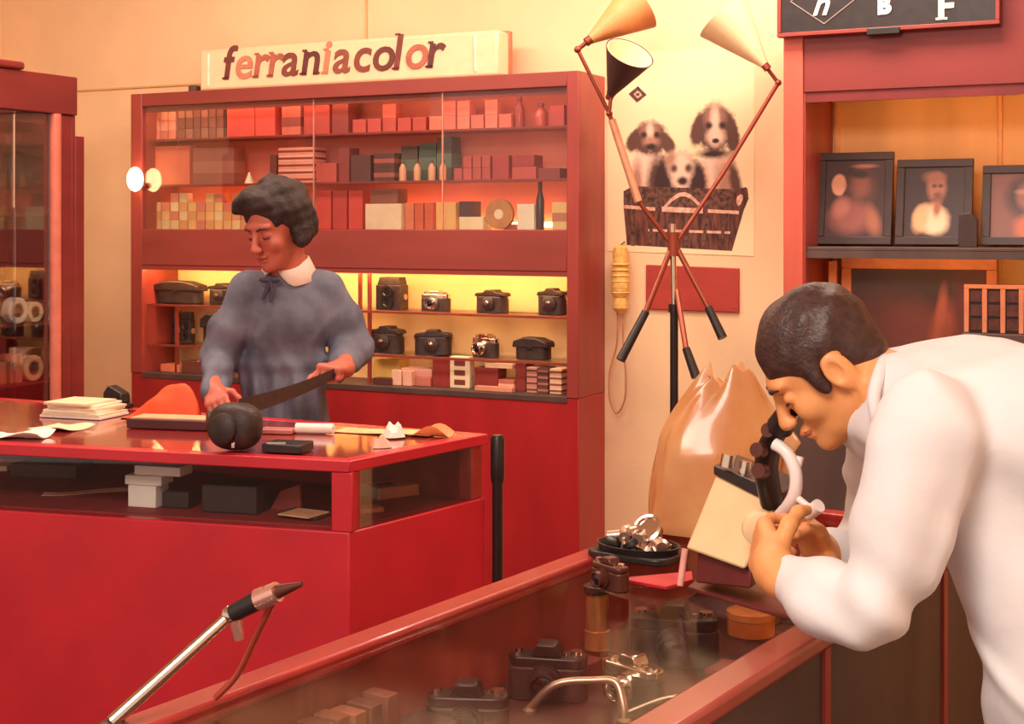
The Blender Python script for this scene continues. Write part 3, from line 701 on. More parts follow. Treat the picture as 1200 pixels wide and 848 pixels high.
single('long_sheet', sheet(0.30, 0.09, 0, 0.003), mat('tan_cream_sheet', (250, 196, 140), 0.6), 'long cream sheet unrolled along the rear of the counter', 'paper', at(452, 507), -0.38)
single('folded_sheet', sheet(0.12, 0.06, 0, 0.016, ph=1.0), mat('orange_tan_sheet', (238, 150, 96), 0.6), 'small orange-tan sheet at the end of the counter', 'paper', at(505, 511), -0.4)
for u, v, s, lb in ((462, 513, 1.0, 'crumpled white tissue on the cream sheets'), (447, 524, 0.8, 'smaller crumpled pink-white tissue near the front of the counter')):
    single('crumpled_tissue', heap(0.06*s, 0.05*s, 0.032*s, 12, seed=int(u), rough=.5), WHITE if s == 1 else mat('pink_white', (240, 190, 170), 0.7), lb, 'tissue', at(u, v)+Vector((0, 0, 0.003 if s == 1 else 0)), 0.3)
# on the glazed shelf inside the counter
SZ = zsh+0.003
wl = at(178, 594, SZ); wR = Matrix.Rotation(-.2, 3, 'Z')
for (x, y, w, h, z), lb in zip(((-0.02, 0.02, 0.085, 0.06, 0), (-0.02, 0.025, 0.11, 0.026, 0.06), (0.02, 0.03, 0.14, 0.026, 0.086)), ('tall white carton at the foot of the stack behind the counter glass', 'flat white carton in the middle of the stack behind the counter glass', 'wide white carton topmost of the stack behind the counter glass')):
    single('white_carton', MB().box((0, 0, h/2), (w, 0.07, h-0.0006)), WHITE, lb, 'box', wl+wR @ Vector((x, y, z)), -.2+rnd.uniform(-.1, .1), 'white cartons on the counter shelf', bevel=.002)
for u, v, w, h, d, lb in ((268, 602, 0.16, 0.075, 0.10, 'large black box behind the counter front glass'), (205, 596, 0.08, 0.045, 0.06, 'low black box between the white cartons and the large black box')):
    single('black_box', MB().box((0, d/2, h/2), (w, d, h)), mat('black_card', (54, 40, 38), 0.6), lb, 'box', at(u, v, SZ), -0.25, bevel=0.004)
single('shelf_sheet', sheet(0.26, 0.05, 0, 0.004), mat('pink_cream_sheet', (240, 170, 140), 0.6), 'long pinkish paper strip on the counter shelf', 'paper', at(105, 578, SZ), 0.18)
single('shelf_booklet', MB().box((0, 0, 0.008), (0.12, 0.12, 0.016)), CREAM, 'cream booklet on the counter shelf, partly cut by the frame', 'booklet', at(0, 548, SZ), -0.2, bevel=0.002)
single('dark_folder', MB().box((0, 0, 0.02), (0.22, 0.12, 0.04)), mat('grey_green_folder', (92, 72, 62), 0.7), 'grey-green folder on the counter shelf beside the cream booklet', 'folder', at(62, 556, SZ), -0.2, bevel=0.003)
o = thing('open_magazine', 'dark open magazine with pale page edge beside the counter corner post', 'magazine', at(352, 606, SZ), -0.5)
part('cover', MB().box((0, 0.03, 0.005), (0.13, 0.10, 0.010)), mat('black_card', (54, 40, 38)), o, 0.002)
part('page', MB().box((0.01, 0.0, 0.0115), (0.10, 0.09, 0.003)), mat('tan_sheet', (244, 178, 136)), o)
o = thing('leaning_folder', 'brown-red folder leaning on the counter shelf beside the black box', 'folder', at(318, 596, SZ), -0.3)
part('cover', MB().prism([(0, 0), (0.09, 0), (0.085, 0.07), (0.03, 0.05)], -0.006, 0.006, 'y'), mat('red_brown_card', (150, 62, 52), 0.6), o)
single('thin_booklet', MB().box((0, 0, 0.006), (0.11, 0.05, 0.012)), mat('salmon_card2', (226, 130, 104), 0.6), 'thin salmon booklet seen through the counter end glass', 'booklet', at(424, 600, SZ), 0.42, bevel=0.001)
o = thing('white_book', 'white book with pink edge seen through the counter end glass', 'book', at(458, 580, SZ), 0.62)
part('cover', MB().box((0, 0, 0.016), (0.13, 0.10, 0.032)), mat('pink_book_edge', (240, 160, 130), 0.6), o, 0.002)
part('front_board', MB().box((-0.066, 0, 0.0165), (0.003, 0.10, 0.033)), WHITE, o)
part('badge', MB().box((-0.02, -0.01, 0.0335), (0.05, 0.03, 0.003)), mat('black_card', (54, 40, 38)), o)
single('thin_ruler', MB().box((0, 0, 0.003), (0.16, 0.022, 0.006)), mat('red_tan_wood', (210, 96, 76), 0.5), 'thin red-tan ruler lying on the counter shelf', 'ruler', at(478, 566, SZ), -0.2)

# ------------------------------------------------------------------ near glass-topped display case
x0, x1, ya, yb, KT = -1.478, -0.865, 1.05, 3.12, 0.90
kc_ = case((x0+x1)/2, (ya+yb)/2, 0)
kw, kl = x1-x0, yb-ya
dc = thing('display_case', 'low glass-topped red display case with wooden rims between camera and clerk', 'display case', kc_, PH)
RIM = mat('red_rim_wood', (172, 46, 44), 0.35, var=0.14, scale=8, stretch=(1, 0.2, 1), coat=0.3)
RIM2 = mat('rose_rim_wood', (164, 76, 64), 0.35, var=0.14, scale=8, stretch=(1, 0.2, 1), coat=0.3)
fl = 0.72
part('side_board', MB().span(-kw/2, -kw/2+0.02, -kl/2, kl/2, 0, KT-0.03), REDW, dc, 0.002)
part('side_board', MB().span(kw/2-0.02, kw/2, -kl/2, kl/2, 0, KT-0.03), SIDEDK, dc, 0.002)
part('end_board', MB().span(-kw/2+0.02, kw/2-0.02, kl/2-0.02, kl/2, 0, KT-0.03), REDW, dc)
part('end_board', MB().span(-kw/2+0.02, kw/2-0.02, -kl/2, -kl/2+0.02, 0, KT-0.03), REDW, dc)
part('bottom_board', MB().span(-kw/2+0.02, kw/2-0.02, -kl/2+0.02, kl/2-0.02, fl-0.02, fl), LINING, dc)
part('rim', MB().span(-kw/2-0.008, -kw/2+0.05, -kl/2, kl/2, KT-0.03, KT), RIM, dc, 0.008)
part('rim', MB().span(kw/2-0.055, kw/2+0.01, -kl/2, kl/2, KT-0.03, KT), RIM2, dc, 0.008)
part('rim', MB().span(-kw/2+0.05, kw/2-0.055, kl/2-0.05, kl/2, KT-0.03, KT), RIM, dc, 0.004)
part('rim', MB().span(-kw/2+0.05, kw/2-0.055, -kl/2, -kl/2+0.05, KT-0.03, KT), RIM, dc, 0.004)
part('glass_top', MB().span(-kw/2+0.05, kw/2-0.055, -kl/2+0.05, kl/2-0.05, KT-0.010, KT-0.003), GLASSTOP, dc)
for yy in (-0.55, 0.1, 0.72): part('side_stile', MB().span(kw/2, kw/2+0.006, yy-0.012, yy+0.012, 0, KT-0.03), REDW, dc)
part('lamp_tube', MB().cyl((kw/2-0.036, 0.1, KT-0.042), (kw/2-0.036, kl/2-0.1, KT-0.042), 0.008), mat('added_case_tube_glow', (255, 220, 170), 0.4, emit=((255, 190, 120), 7.0)), dc)  # added tube hidden under the rim to light the case contents
def inC(u, v, z=None): p = onZ(u, v, fl if z is None else z); return Vector((p.x, p.y, (fl if z is None else z)+0.0006))
def inW(u, v, x):      # foot of a thing standing in the case at distance x, seen at this pixel
    a = case_px(u, v, KT); b = case_px(u, v, fl-0.4); t = (x-a.x)/(b.x-a.x)
    return case(x, a.y+(b.y-a.y)*t, fl+0.0006)
def onC(u, v): p = onZ(u, v, KT-0.003); return Vector((p.x, p.y, KT-0.0024))
def cam_in(loc, rz, label, s=1.0, m=BLACK, topm=CHROME):
    o = thing('camera', label, 'camera', loc, rz); w, d, h = 0.135*s, 0.05*s, 0.085*s
    b = MB(); rbox(b, w, d, h*.66, d*.4); part('body', b, m, o, 0.003)
    b = MB(); rbox(b, w*.99, d*.96, h*.2, d*.4, h*.66); part('top_plate', b, topm, o, 0.003)
    part('viewfinder', MB().prism([(-w*.2, h*.86), (w*.2, h*.86), (w*.12, h*1.1), (-w*.12, h*1.1)], -d*.4, d*.4, 'y'), topm, o, 0.003)
    part('lens_barrel', MB().lathe([(h*.34, d*.4), (h*.34, d*.7), (h*.28, d*.72), (h*.28, d*1.15), (h*.23, d*1.17), (h*.2, d*1.05), (.002, d*1.05)], 24, Matrix.Translation((0, 0, h*.40)) @ FX), topm, o)
    part('lens_glass', MB().lathe([(h*.2, d*1.04), (h*.12, d*1.09), (.002, d*1.1)], 20, Matrix.Translation((0, 0, h*.4)) @ FX), LENS, o)
    for q in (-.38, .36): part('dial', MB().cyl((q*w, 0, h*.86), (q*w, 0, h*.96), w*.075), CHROME, o)
    part('shutter_button', MB().cyl((w*.24, -d*.2, h*.86), (w*.24, -d*.2, h*.94), w*.03), CHROME, o)
    return o
cam_in(inC(790, 778), PH+0.4, 'large black camera with chrome dials inside the glass display case', 1.25, topm=BLACKP)
cam_in(inC(742, 822), PH-0.2, 'chrome-topped camera inside the display case near a gold tube', 0.9)
cam_in(inW(548, 770, x0+0.13), PH+0.5, 'dark camera in shade inside the display case below the red rim', 1.0, topm=BLACKP)
cam_in(inW(642, 742, x0+0.13), PH+0.4, 'black camera inside the display case behind the gold tube', 1.05, topm=BLACKP)
o = thing('telescope', 'gold upright spyglass tube inside the display case', 'spyglass', inC(700, 785), PH)
GOLD = mat('gold_metal', (236, 160, 100), 0.28, 0.7, var=0.1)
part('tube', MB().lathe([(0.024, 0), (0.024, 0.075), (0.021, 0.076), (0.021, 0.145)], 22), GOLD, o)
part('eyepiece', MB().lathe([(0.026, 0.145), (0.026, 0.158), (0.012, 0.162)], 22), BLACKP, o)
part('ring', MB().lathe([(0.0255, 0.03), (0.0255, 0.042), (0.024, 0.042), (0.024, 0.03)], 22, None, True), CHROME, o)
o = thing('lens_cylinder', 'orange round filter tin lying inside the display case by the rose rim', 'filter tin', inC(880, 742), PH)
part('tin', MB().lathe([(0.048, 0), (0.048, 0.03), (0.045, 0.032)], 26), mat('orange_tin', (226, 130, 76), 0.4), o)
part('lid', MB().lathe([(0.049, 0.0325), (0.049, 0.046), (0.04, 0.05)], 26), mat('orange_tin2', (236, 150, 92), 0.35), o)
o = thing('brass_fitting', 'small brass fitting beside the orange tin in the display case', 'fitting', inC(905, 728), PH)
part('ring', MB().lathe([(0.022, 0), (0.022, 0.02), (0.012, 0.02), (0.012, 0)], 20, None, True), DULLM, o)
part('screw', MB().cyl((0.022, 0, 0.01), (0.05, 0.01, 0.012), 0.005), DULLM, o)
cols = [(150, 90, 70), (120, 66, 56), (176, 112, 84)]
for k in range(9):
    c = cols[k % 3]
    p = inW(446-19*k, 800, x0+0.06+0.004*(k % 2))
    single('filter_box', MB().box((0, 0, 0.05), (0.05, 0.028, 0.10-0.006*(k % 3))), mat('card_%d_%d_%d' % c, c), 'upright brown filter box in the row inside the display case by the red rim', 'box', p, PH, 'brown filter boxes in the display case', bevel=0.002)
for u, v, rgb, s, lb in ((494, 826, (70, 46, 44), (0.09, 0.10, 0.05), 'flat black case inside the display case among shadow'), (716, 642, (190, 92, 72), (0.05, 0.04, 0.07), 'small salmon box in the far corner of the display case'), (668, 668, (120, 44, 42), (0.10, 0.07, 0.04), 'dark red box in the display case under the red rim'), (865, 790, (150, 62, 58), (0.10, 0.08, 0.012), 'flat rose card inside the display case by the rose rim')):
    single('display_box', MB().box((0, 0, s[2]/2), s), mat('card_%d_%d_%d' % rgb, rgb), lb, 'box', inC(u, v) if u > 800 else inW(u, v, x0+0.11), PH, bevel=0.003)
o = thing('chrome_handle', 'bent chrome handle lying inside the display case', 'handle', inC(690, 843), PH)
pts = [Vector((-0.10, -0.03, 0.008)), Vector((-0.06, -0.01, 0.05)), Vector((0.0, 0.02, 0.06)), Vector((0.035, 0.03, 0.06)), Vector((0.055, 0.02, 0.03)), Vector((0.06, 0.015, 0.008))]
def smooth(pts, n=6):
    out = []
    P = [pts[0]]+list(pts)+[pts[-1]]
    for i in range(1, len(P)-2):
        for k in range(n):
            t = k/n; a, b, c, d = P[i-1], P[i], P[i+1], P[i+2]
            out.append(0.5*((2*b)+(c-a)*t+(2*a-5*b+4*c-d)*t*t+(3*b-a-3*c+d)*t**3))
    out.append(P[-2]); return out
part('bar', MB().tube(smooth(pts), 0.007), DULLM, o)
part('foot', MB().lathe([(0.012, 0), (0.012, 0.006), (0.007, 0.01)], 14, Matrix.Translation(pts[0]-Vector((0, 0, 0.008)))), DULLM, o)
part('foot', MB().lathe([(0.012, 0), (0.012, 0.006), (0.007, 0.01)], 14, Matrix.Translation(pts[-1]-Vector((0, 0, 0.008)))), DULLM, o)
o = thing('cable_release', 'thin metal cable release lying inside the display case', 'cable release', case(-1.10, 2.15, fl+0.0006), PH)
part('cable', MB().tube(smooth([Vector((-0.09, -0.05, 0.004)), Vector((-0.03, 0.0, 0.03)), Vector((0.04, 0.03, 0.035)), Vector((0.08, 0.06, 0.01))]), 0.0035), DULLM, o)
part('plunger', MB().cyl((0.08, 0.06, 0.01), (0.10, 0.075, 0.006), 0.006), CHROME, o)

# jointed chrome stand on the near left rim
b0 = case(x0+0.02, 1.235, KT+0.0004)
st = thing('jointed_stand', 'chrome jointed table stand with black clamp head on the red case rim', 'stand', b0)
def rel(u, v, d): return W(u, v, d)-b0
d0 = 1.93
p0 = Vector((0, 0, 0.008)); pA = rel(270, 720, d0); pB = rel(316, 696, d0-0.02); pC = rel(354, 684, d0-0.04)
part('foot', MB().lathe([(0.022, 0), (0.022, 0.004), (0.012, 0.01)], 20), DARKMET, st)
part('rod', MB().tube([p0, p0.lerp(pA, .5), pA], [0.010, 0.009, 0.008], 12), CHROME, st)
part('ball_joint', MB().ell(pA, (0.013, 0.013, 0.013)), CHROME, st)
part('clamp_body', MB().cyl(pA, pB, 0.012, 0.014), BLACKP, st)
part('clamp_sleeve', MB().cyl(pA.lerp(pB, .72), pB.lerp(pC, .25), 0.0155, 0.014), mat('rosy_chrome', (244, 190, 176), 0.18, 0.8), st)
part('clamp_tip', MB().cyl(pB, pC, 0.012, 0.003), DARKMET, st)
pD = rel(268, 800, d0+0.02)
part('brace', MB().tube(smooth([pB+Vector((0.004, 0, -0.012)), rel(300, 745, d0), rel(278, 790, d0+0.01), rel(252, 818, d0+0.01)]), 0.0045), mat('red_brass', (190, 84, 66), 0.3, 0.6), st)
part('screw', MB().cyl(pA+Vector((0.006, 0, -0.004)), pA+Vector((0.012, 0, -0.034)), 0.010, 0.007), mat('rosy_chrome', (244, 190, 176)), st)

# tray of metal fittings, red card, amber bag at the far end of the case
o = thing('fittings_tray', 'black tray holding shiny metal camera fittings at the end of the display case', 'tray', onC(748, 652), PH)
b = MB(); rbox(b, 0.18, 0.13, 0.014, 0.03); part('tray_base', b, BLACKP, o, 0.003)
b = MB(); 
part('tray_rim', MB().lathe([(0.082, 0.014), (0.088, 0.026), (0.083, 0.026), (0.077, 0.014)], 30, Matrix.Diagonal((1, 0.72, 1, 1)), True), BLACKP, o)
r2 = random.Random(3); tb = onC(748, 652); GT = 'metal fittings heaped in the tray'
for k in range(22):
    a = r2.uniform(0, 6.28); q = r2.uniform(0.0, 0.062); t = k % 3; zz = 0.016+0.018*(1-q/0.062)+r2.uniform(0, .004)
    p = tb+case(q*math.cos(a), q*math.sin(a)*.7, zz)
    if t == 0: single('metal_ring', MB().lathe([(0.02, 0), (0.02, 0.010), (0.014, 0.010), (0.014, 0)], 20, Matrix.Rotation(r2.uniform(-.7, .7), 4, 'X') @ Matrix.Rotation(r2.uniform(-.5, .5), 4, 'Y'), True), CHROME, 'chrome lens ring heaped in the black fittings tray', 'ring', p, PH, GT)
    elif t == 1: single('metal_barrel', MB().cyl((-.02, 0, .010), (.018, .012, .015), 0.011), DULLM, 'dull silver barrel heaped in the black fittings tray', 'lens barrel', p, PH+r2.uniform(0, 3), GT)
    else: single('metal_fitting', MB().lathe([(0.017, 0), (0.017, 0.010), (0.011, 0.014)], 18, Matrix.Rotation(r2.uniform(-.6, .6), 4, 'Y')), BLACKP if k % 2 else CHROME, ('black' if k % 2 else 'chrome')+' lens cap heaped in the black fittings tray', 'lens cap', p, PH, GT)
single('metal_lens', MB().lathe([(0.03, 0), (0.03, 0.014), (0.024, 0.016), (0.022, 0.01), (0.002, 0.01)], 24, Matrix.Rotation(0.9, 4, 'X')), CHROME, 'large chrome lens ring on top of the heap in the fittings tray', 'lens', tb+case(.02, .01, .05), PH)
cam_in(onC(715, 690), PH-0.35, 'small dark camera on the case glass in front of the fittings tray', 0.62, m=DARKMET, topm=DARKMET)
pr = onC(772, 680)
single('red_card_folder', MB().prism([(-0.06, -0.05), (0.045, -0.055), (0.06, 0.02), (0.03, 0.075)], 0, 0.006), mat('bright_red_card', (196, 34, 48), 0.45), 'bright red card lying on the case glass before the clerk\'s instrument', 'card', pr, PH, bevel=0.001)
AMB = mat('amber_plastic_sheet', (228, 172, 116), 0.3, var=0.12, scale=5, coat=0.4, rgb2=(206, 136, 84))
bl = onC(838, 622)
o = thing('amber_bag', 'crumpled amber plastic bag standing at the end of the display case', 'bag', bl)
def bag(w, d, h, seed=2):
    rr = random.Random(seed); mb = MB(); vs = []; fs = []; n = 40; nv = 30
    ph = [rr.uniform(0, 6.28) for _ in range(6)]
    for j in range(nv+1):
        t = j/nv
        wd = (1-0.08*t) if t < 0.55 else (1-0.044-0.60*((t-.55)/.45)**1.5)
        dp = (1-.2*t) if t < .5 else (0.9-0.72*((t-.5)/.5))
        for i in range(n):
            a = 2*math.pi*i/n; f = 1+.06*math.sin(3*a+ph[0]+3*t)+.035*math.sin(6*a+ph[1]-5*t)+.014*math.sin(13*a+ph[2]+9*t)
            if t < .02: f *= .96
            vs.append((w/2*wd*f*math.cos(a)-0.012*math.sin(3*t+ph[3])+0.03*t, d/2*dp*f*math.sin(a), h*t+(.02*math.sin(3*a+ph[4])+.012*math.sin(7*a))*t**3))
    for j in range(nv):
        for i in range(n): fs.append((j*n+i, j*n+(i+1) % n, (j+1)*n+(i+1) % n, (j+1)*n+i))
    fs.append(tuple(range(n-1, -1, -1))); fs.append(tuple(range(nv*n, nv*n+n)))
    mb.add(vs, fs); return mb
part('bag_body', bag(0.275, 0.16, 0.335), AMB, o)
b = MB(); b.m = 0
vs = []; fs = []; n = 14
for j in range(n+1):
    for i in range(n+1):
        s = i/n; t = j/n
        vs.append((0.085+0.085*s+.008*math.sin(7*t), -0.01+0.02*math.sin(3*s)-0.03*t*s, 0.10+0.20*t*(1-0.55*s)+0.008*math.sin(9*s)))
for j in range(n):
    for i in range(n): a = j*(n+1)+i; fs.append((a, a+1, a+n+2, a+n+1))
b.add(vs, fs); w_ = part('side_fold', b, AMB, o); sm = w_.modifiers.new('solid', 'SOLIDIFY'); sm.thickness = 0.004

# ------------------------------------------------------------------ clerk's instrument on the case
iv = onC(838, 690)
ins = thing('viewing_instrument', 'cream optical instrument with black eyepiece and white arm before the clerk', 'instrument', iv)
def ir(u, v, d): return W(u, v, d)-iv
CRM = mat('cream_enamel', (246, 212, 164), 0.4, var=0.04)
def slab(corners, th_vec):
    a = [Vector(c) for c in corners]; b = [c+Vector(th_vec) for c in a]; mb = MB()
    mb.add(a+b, [(0, 1, 2, 3), (7, 6, 5, 4), (0, 4, 5, 1), (1, 5, 6, 2), (2, 6, 7, 3), (3, 7, 4, 0)]); return mb
dI = 2.52
part('foot_plate', slab([onC(806, 692)-iv, onC(925, 728)-iv, onC(950, 706)-iv, onC(840, 668)-iv], (0, 0, 0.008)), mat('dark_red_metal', (112, 48, 46), 0.4), ins, 0.002)
part('base_block', slab([ir(818, 640, dI), ir(880, 668, dI-.12), ir(880, 690, dI-.12), ir(815, 683, dI)], (0.05, 0.11, 0)), mat('dark_red_metal', (104, 48, 46)), ins, 0.004)
part('cream_housing', slab([ir(840, 554, dI+.01), ir(912, 592, dI-.12), ir(872, 668, dI-.13), ir(803, 643, dI)], (0.06, 0.12, 0.0)), CRM, ins, 0.006)
part('top_trim', slab([ir(836, 545, dI+.005), ir(918, 578, dI-.125), ir(910, 594, dI-.125), ir(836, 556, dI+.005)], (0.062, 0.124, 0.0)), BLACKP, ins, 0.003)
for u, v, r in ((852, 541, .013), (872, 549, .011), (890, 560, .010)):
    p = ir(u, v+6, dI-.02); part('knob', MB().cyl(p, p+Vector((0.004, 0.0, 0.022)), r), CHROME, ins)
part('front_stand', MB().tube([ir(803, 643, dI-.005), ir(799, 672, dI-.01), ir(797, 686, dI-.012)], 0.006), mat('pink_plastic', (244, 170, 160), 0.4), ins)
part('column', MB().tube(smooth([ir(905, 590, dI-.13), ir(898, 550, dI-.16), ir(905, 515, dI-.2), ir(922, 488, dI-.25)]), [0.020]*12+[.018]*7), BLACKP, ins)
part('eyepiece', MB().cyl(ir(914, 500, dI-.235), ir(926, 478, dI-.265), 0.022, 0.016), BLACKP, ins)
part('eyepiece_ring', MB().cyl(ir(923, 484, dI-.258), ir(925, 479, dI-.263), 0.0185), CHROME, ins)
for u, v in ((893, 528), (906, 505), (895, 552)):
    p = ir(u, v, dI-.21); part('adjusting_knob', MB().cyl(p, p+Vector((-0.012, -0.016, 0.004)), 0.012), DARKMET, ins)
WM = mat('white_enamel_metal', (250, 232, 226), 0.3, var=0.03)
part('white_arm', MB().tube(smooth([ir(908, 520, dI-.24), ir(922, 530, dI-.255), ir(932, 552, dI-.265), ir(932, 575, dI-.265), ir(924, 592, dI-.25), ir(914, 604, dI-.22)]), 0.0105), WM, ins)
part('white_lever', MB().tube([ir(928, 578, dI-.262), ir(945, 592, dI-.275), ir(952, 598, dI-.28)], 0.006), WM, ins)
part('lever_knob', MB().cyl(ir(947, 602, dI-.27), ir(960, 592, dI-.29), 0.011), WM, ins)
part('side_rod', MB().cyl(ir(938, 535, dI-.26), ir(933, 555, dI-.26), 0.006), WM, ins)
part('focus_wheel', MB().lathe([(0.030, 0), (0.030, 0.016), (0.022, 0.02)], 24, Matrix.Translation(ir(890, 618, dI-.16)) @ FX), CRM, ins)

# ------------------------------------------------------------------ white wall: poster, plaque, hanging grip, lamp stand
WY = 0.26
def wp(u, v): return shop_px(u, v, WY)
c0 = wp(800, 200)
po = thing('puppy_poster', 'cream wall poster with a black and white photograph of three puppies in a basket', 'poster', shop(c0[0], WY-0.0004, c0[1]), Rz)
def P2(u, v): x, z = wp(u, v); return (x-c0[0], z-c0[1])
PAP = mat('poster_paper', (255, 230, 184), 0.7, var=0.03, scale=4)
q = [P2(712, 62), P2(884, 56), P2(884, 300), P2(712, 294)]
PXW = P2(801, 200)[0]-P2(800, 200)[0]; PXH = P2(800, 200)[1]-P2(800, 201)[1]
_D, _L, _M, _K = (96, 62, 52), (246, 204, 178), (180, 128, 108), (58, 34, 32)
_dogs = [  # u, v, half width, half height, turn, tone, softness
    (838, 215, 25, 42, 0, _L, .16), (852, 222, 12, 34, -.15, _M, .5), (824, 222, 7, 24, 0, _M, .5), (846, 238, 16, 12, 0, _D, .5), (862, 214, 6, 26, -.2, _D, .4),
    (838, 150, 23, 27, 0, _D, .14), (818, 152, 8, 19, .25, _D, .2), (858, 158, 8, 22, -.15, _D, .2), (838, 138, 10, 15, 0, _M, .6), (838, 146, 5, 20, 0, _L, .5), (839, 160, 10, 10, 0, _L, .45), (831, 147, 4, 4, 0, _K, .5), (847, 147, 4, 4, 0, _K, .5), (839, 165, 4, 3, 0, _K, .3), (836, 180, 17, 5, 0, _K, .5),
    (757, 206, 20, 38, .1, _L, .18), (768, 208, 9, 30, .2, _D, .5), (747, 214, 6, 24, 0, _M, .5),
    (762, 162, 21, 20, 0, _D, .15), (744, 165, 9, 14, .6, _D, .2), (782, 168, 8, 14, -.6, _D, .2), (762, 152, 10, 8, 0, _M, .6), (762, 158, 4, 15, 0, _L, .5), (763, 166, 9, 7, 0, _M, .5), (755, 158, 3.5, 3.5, 0, _K, .5), (770, 158, 3.5, 3.5, 0, _K, .5), (763, 172, 7, 4, 0, _K, .4),
    (797, 206, 25, 27, 0, _D, .16), (777, 210, 10, 24, .1, _K, .25), (818, 212, 9, 22, -.1, _K, .25), (798, 194, 14, 17, 0, _L, .4), (798, 208, 10, 16, 0, _L, .4), (790, 197, 4, 5, 0, _D, .5), (807, 197, 4, 5, 0, _D, .5), (800, 212, 6, 5, 0, _K, .4), (786, 186, 6, 8, .3, _M, .6)]
PUP = print_mat('puppy_photo_print', (252, 222, 176), [(*P2(u, v), ru*PXW, rv*PXH, t, c, so) for u, v, ru, rv, t, c, so in _dogs], 55.0, .45, .7)
part('sheet', MB().prism(q[::-1], -0.002, 0, 'y'), PUP, po)
FURD = mat('print_fur_dark', (124, 82, 68), 0.8, scale=60, rgb2=(62, 38, 34))
FURL = mat('print_fur_light', (250, 206, 178), 0.8, scale=55, rgb2=(196, 138, 112))
FURM = mat('print_fur_mixed', (226, 168, 140), 0.8, scale=60, rgb2=(96, 58, 48))
BASK = mat('print_basket', (128, 74, 60), 0.8, scale=40, stretch=(1.6, 1, .35), rgb2=(62, 34, 32))
RIMP = mat('print_rim', (250, 196, 172), 0.8, scale=60, rgb2=(206, 146, 122))
PM = [FURD, FURL, FURM, BASK, RIMP]
LAYER = [0]
def blob(mb, m, u, v, ru, rv, rot=0.0, n=22, wob=0.08, seed=0):
    rr = random.Random(int(u*7+v*13+seed)); ph = rr.uniform(0, 6); pts = []
    for i in range(n):
        a = 2*math.pi*i/n; k = 1+wob*math.sin(3*a+ph)+wob*.6*math.sin(7*a+2*ph)
        x, y = ru*k*math.cos(a), rv*k*math.sin(a); c, s = math.cos(rot), math.sin(rot)
        pts.append(P2(u+x*c-y*s, v+x*s+y*c))
    LAYER[0] += 1; y1 = -0.002-LAYER[0]*0.00012
    mb.m = m; mb.prism(pts[::-1], y1, -0.0015, 'y'); return mb
def strip(mb, m, pts):
    LAYER[0] += 1; mb.m = m; mb.prism([P2(*p) for p in pts][::-1], -0.002-LAYER[0]*0.00012, -0.0015, 'y')
b = MB()
strip(b, 0, [(731, 224), (742, 218), (870, 222), (878, 232), (872, 246), (731, 244)])
strip(b, 3, [(731, 242), (872, 246), (858, 294), (735, 287)])
blob(b, 3, 868, 233, 9, 14, .3)
blob(b, 4, 867, 234, 3.5, 7, .3)
strip(b, 4, [(731, 240), (768, 243), (768, 247), (731, 244)]); strip(b, 4, [(776, 242), (824, 244), (824, 250), (776, 248)]); strip(b, 4, [(830, 245), (866, 247), (866, 251), (830, 249)])
arch = [(778+46*i/12, 242-17*math.sin(math.pi*i/12)) for i in range(13)]
strip(b, 4, arch+[(u, v+5) for u, v in arch[::-1]])
strip(b, 4, [(760, 268), (856, 271), (856, 274), (760, 271)])
for k in range(6): strip(b, 0, [(740+k*22, 250), (744+k*22, 250), (744+k*20.5, 288), (740+k*20.5, 288)])
part('basket_print', b, PM, po, smooth=False)
b = MB(); strip(b, 0, [(737, 110), (748, 101), (758, 111), (747, 120)]); strip(b, 4, [(743, 110.5), (748, 106), (753, 111), (747.5, 115.5)]); strip(b, 0, [(746, 109), (750, 109), (750, 112.5), (746, 112.5)])
part('emblem_print', b, PM, po, smooth=False)
c1 = wp(813, 340)
pl = thing('red_plaque', 'plain red-brown plaque on the white wall below the puppy poster', 'plaque', shop(c1[0], WY-0.0004, c1[1]), Rz)
q = [wp(758, 310), wp(867, 314), wp(867, 366), wp(758, 362)]
part('board', MB().prism([(x-c1[0], z-c1[1]) for x, z in q][::-1], -0.012, 0, 'y'), mat('red_plaque_board', (176, 60, 50), 0.5, var=0.1, scale=12, stretch=(.3, 1, 1)), pl, 0.003)
for u, v in ((764, 316), (861, 319), (764, 357), (861, 360)):
    x, z = wp(u, v); part('screw', MB().lathe([(.004, .011), (.004, .0135), (.002, .0145)], 10, Matrix.Translation((x-c1[0], 0, z-c1[1])) @ FX), REDW, pl)
x, z = wp(733, 287)
hg = thing('hanging_grip', 'yellow knitted hand grip hanging by the wall with a thin cord loop', 'hand grip', shop(x, WY-0.053, z), Rz)
YK = mat('yellow_knit', (246, 190, 104), 0.8, var=0.16, scale=60, bump=0.6, bscale=120)
b = MB(); b.lathe([(0.012, 0.0), (0.026, -0.01), (0.030, -0.04), (0.026, -0.075), (0.032, -0.10), (0.036, -0.16), (0.034, -0.19), (0.024, -0.205), (0.030, -0.225), (0.030, -0.245), (0.014, -0.265)], 20)
part('grip_body', b, YK, hg)
for k in range(6): a = -.075-.022*k; part('knit_band', MB().lathe([(0.034, a-.004), (0.0375, a), (0.034, a+.004)], 20, None), YK, hg)
part('hook', MB().cyl((0, 0, 0), (0, 0.0410, 0.012), 0.004), DULLM, hg)
pts = [Vector((-.012, 0, -.26)), Vector((-.012, 0, -.34)), Vector((-.018, 0, -.40)), Vector((-.045, 0, -.50)), Vector((-.045, 0, -.60)), Vector((-.015, 0, -.655)), Vector((.018, 0, -.60)), Vector((.022, 0, -.50)), Vector((.012, 0, -.40)), Vector((.012, 0, -.26))]
part('cord', MB().tube(smooth(pts), 0.004, 8), mat('brown_cord', (196, 130, 90), 0.7), hg)

